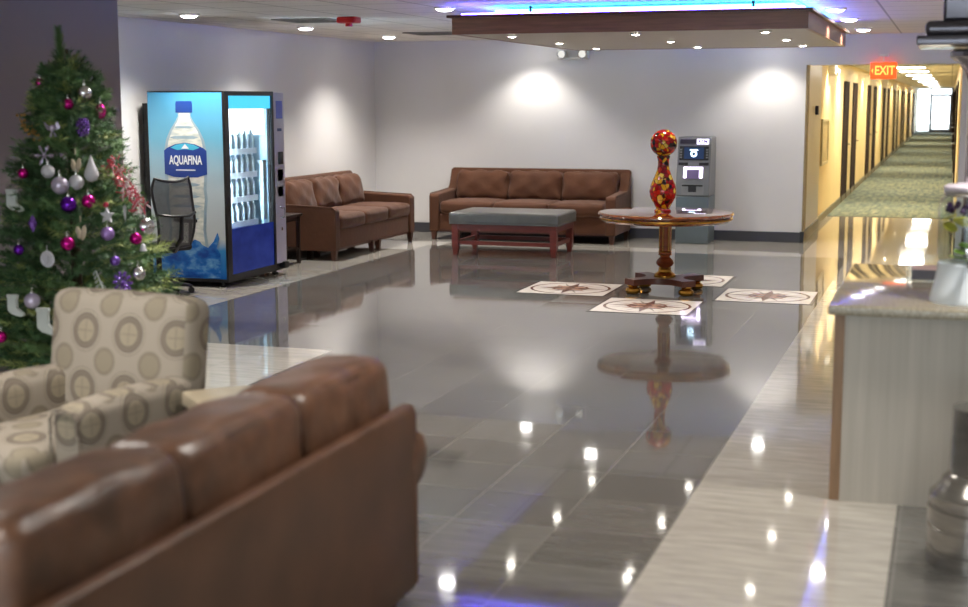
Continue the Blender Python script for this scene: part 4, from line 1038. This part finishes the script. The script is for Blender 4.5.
def slice_(i, x, y, z, m, lab, nm):
    tag(MB().lathe([(.002, 0), (.032, 0), (.034, .003), (.032, .006), (.002, .006)], 20).build(nm, m, loc=(.11+x, 6.56+y, .90+z), rot=(rr_.uniform(-.5, .5), rr_.uniform(-.5, .5), 0)), lab, 'fruit slice', 'fruit slices in the drink dispenser')
k = 0
for z in (.205, .23, .255):
    for a in (2.2, 3.0, 3.9, 4.9): slice_(k, .09*math.cos(a+z*9), .09*math.sin(a+z*9), z, lime, 'green lime slice at the bottom of the drink dispenser', 'lime_slice'); k += 1
for a in (2.0, 2.8, 3.5, 4.2, 5.0): slice_(k, .095*math.cos(a), .095*math.sin(a), .355+.02*math.sin(a*5), lem, 'yellow lemon slice floating in the drink dispenser', 'lemon_slice')
for i in range(11):
    a = 1.9+i*.3; tag(MB().sphere((0, 0, 0), .014, 12).build('berry', ber, loc=(.11+.1*math.cos(a), 6.56+.1*math.sin(a), .90+.412+.02*(i % 2))), 'dark purple berry floating at the top of the drink dispenser', 'berry', 'berries in the drink dispenser')
cd = thing('leaflet_holder', 'clear acrylic leaflet holder with a dark box on the counter left of the dispenser', 'holder', (-.10, 7.3, .90))
acr = glass('acrylic', (.95, .97, .97), 1.)
MB().box(-.075, -.071, -.06, .08, 0, .10).box(-.071, .09, .076, .08, 0, .12).box(-.071, .09, -.06, .08, 0, .004).build('acrylic_tray', acr, cd, smooth=0)
MB().box(-.05, .09, -.04, .07, .006, .055).build('dark_box', mat('dark_card', rgb(70, 66, 74), .4), cd, smooth=0)
MB().box(-.05, .09, -.04, .07, .055, .068).build('leaflet_stack', mat('pinkish_paper', rgb(206, 176, 172), .6), cd, smooth=0)

# polished column with a stepped capital
po = mat('polished_dark_metal', rgb(160, 158, 164), .16, .9, var=.06)
cn = bpy.data.objects.new('column', None); COL.objects.link(cn); cn.location = (.25, 8.35, 0); struct(cn, 'shiny dark column with a stepped capital behind the counter')
MB().lathe([(.20, 0), (.20, .08), (.185, .12), (.17, .16), (.165, .3), (.158, 1.88)], 48).build('column_shaft', po, cn)
MB().lathe([(.158, 1.86), (.165, 1.9), (.185, 1.95), (.21, 1.99), (.245, 2.02), (.268, 2.035), (.268, 2.06), (.25, 2.075)], 48).build('column_capital', po, cn, smooth=50)
MB().rbox((0, 0, 2.115), (.88, .80, .05), .008, n=1).rbox((0, 0, 2.18), (.80, .74, .08), .03, n=1).rbox((0, 0, 2.41), (.62, .62, .38), .02, n=1).build('column_abacus', mat('dark_glossy_abacus', rgb(104, 102, 112), .2, .6), cn)
pd = MB().lathe([(.2, 0), (.2, .06), (.19, .065), (.19, .075), (.2, .08), (.2, .15), (.192, .155), (.192, .165), (.2, .17), (.2, .225), (.186, .232), (.186, .245), (.196, .25), (.196, .275), (.18, .29), (.16, .315), (.145, .345), (.125, .36), (.12, .62), (.001, .62)], 48).build('metal_pedestal', mat('polished_bands', rgb(150, 146, 140), .2, .8, var=.2, vscale=6, stretch=(1, 1, 10)), loc=(.18, 5.6, 0))
tag(pd, 'shiny banded metal pedestal on the floor at the right edge before the counter', 'pedestal')

# corridor picture, thermostat, small wall light
pf = thing('picture_frame', 'silver framed picture on the yellow corridor wall', 'picture', (-1.78, 20.9, .84))
MB().box(0, .03, 0, .04, 0, .68).box(0, .03, 1.06, 1.1, 0, .68).box(0, .03, .04, 1.06, 0, .04).box(0, .03, .04, 1.06, .64, .68).build('frame', mat('pale_gilt_frame', rgb(206, 194, 156), .35, .2), pf, smooth=0)
MB().box(0, .012, .04, 1.06, .04, .64).build('print', mat('ochre_print', rgb(196, 178, 130), .4, var=.2, vscale=5), pf, smooth=0)
tag(MB().rbox((.02, 0, 0), (.04, .12, .12), .008, n=1).build('wall_switch', M['black'], loc=(OX0, 19.3, 1.66)), 'small dark switch box on the wall at the corridor entrance', 'switch')
wl = tag(MB().rbox((.06, 0, 0), (.12, .26, .14), .02, n=1).cyl((.12, -.07, -.02), (.15, -.07, -.03), .04).cyl((.12, .07, -.02), (.15, .07, -.03), .04).build('wall_emergency_light_sign', M['white'], loc=(-1.78, 22.0, 2.24)), 'small white emergency light high on the yellow corridor wall', 'emergency light')

# ------------------------------------------------------------------ world, camera
W = bpy.data.worlds.new('daylight'); SC.world = W; W.use_nodes = True
bg = W.node_tree.nodes.get('Background') or W.node_tree.nodes.new('ShaderNodeBackground')
bg.inputs[0].default_value = (.86, .95, 1., 1); bg.inputs[1].default_value = 3.5
f_px, r_, u_, fw = 1390.92691, (.94898276, .31532032, -.00219717), (-.04348542, .13776796, .98950948), (-.31231514, .93893189, -.14445125)
cam = bpy.data.cameras.new('camera'); co = bpy.data.objects.new('camera', cam); COL.objects.link(co)
co.matrix_world = Matrix(((r_[0], u_[0], -fw[0], 0), (r_[1], u_[1], -fw[1], 0), (r_[2], u_[2], -fw[2], 1.8), (0, 0, 0, 1)))
cam.sensor_width = 36; cam.lens = f_px/968*36; cam.clip_end = 300
cam.dof.use_dof = True; cam.dof.focus_distance = 13.0; cam.dof.aperture_fstop = 1.8
SC.camera = co
SC.view_settings.view_transform = 'Standard'; SC.view_settings.look = 'None'; SC.view_settings.gamma = 1; SC.view_settings.exposure = 0.85
SC.view_settings.use_curve_mapping = False
SC.cycles.max_bounces = 8; SC.cycles.caustics_reflective = False; SC.cycles.caustics_refractive = False; SC.cycles.sample_clamp_indirect = 4.
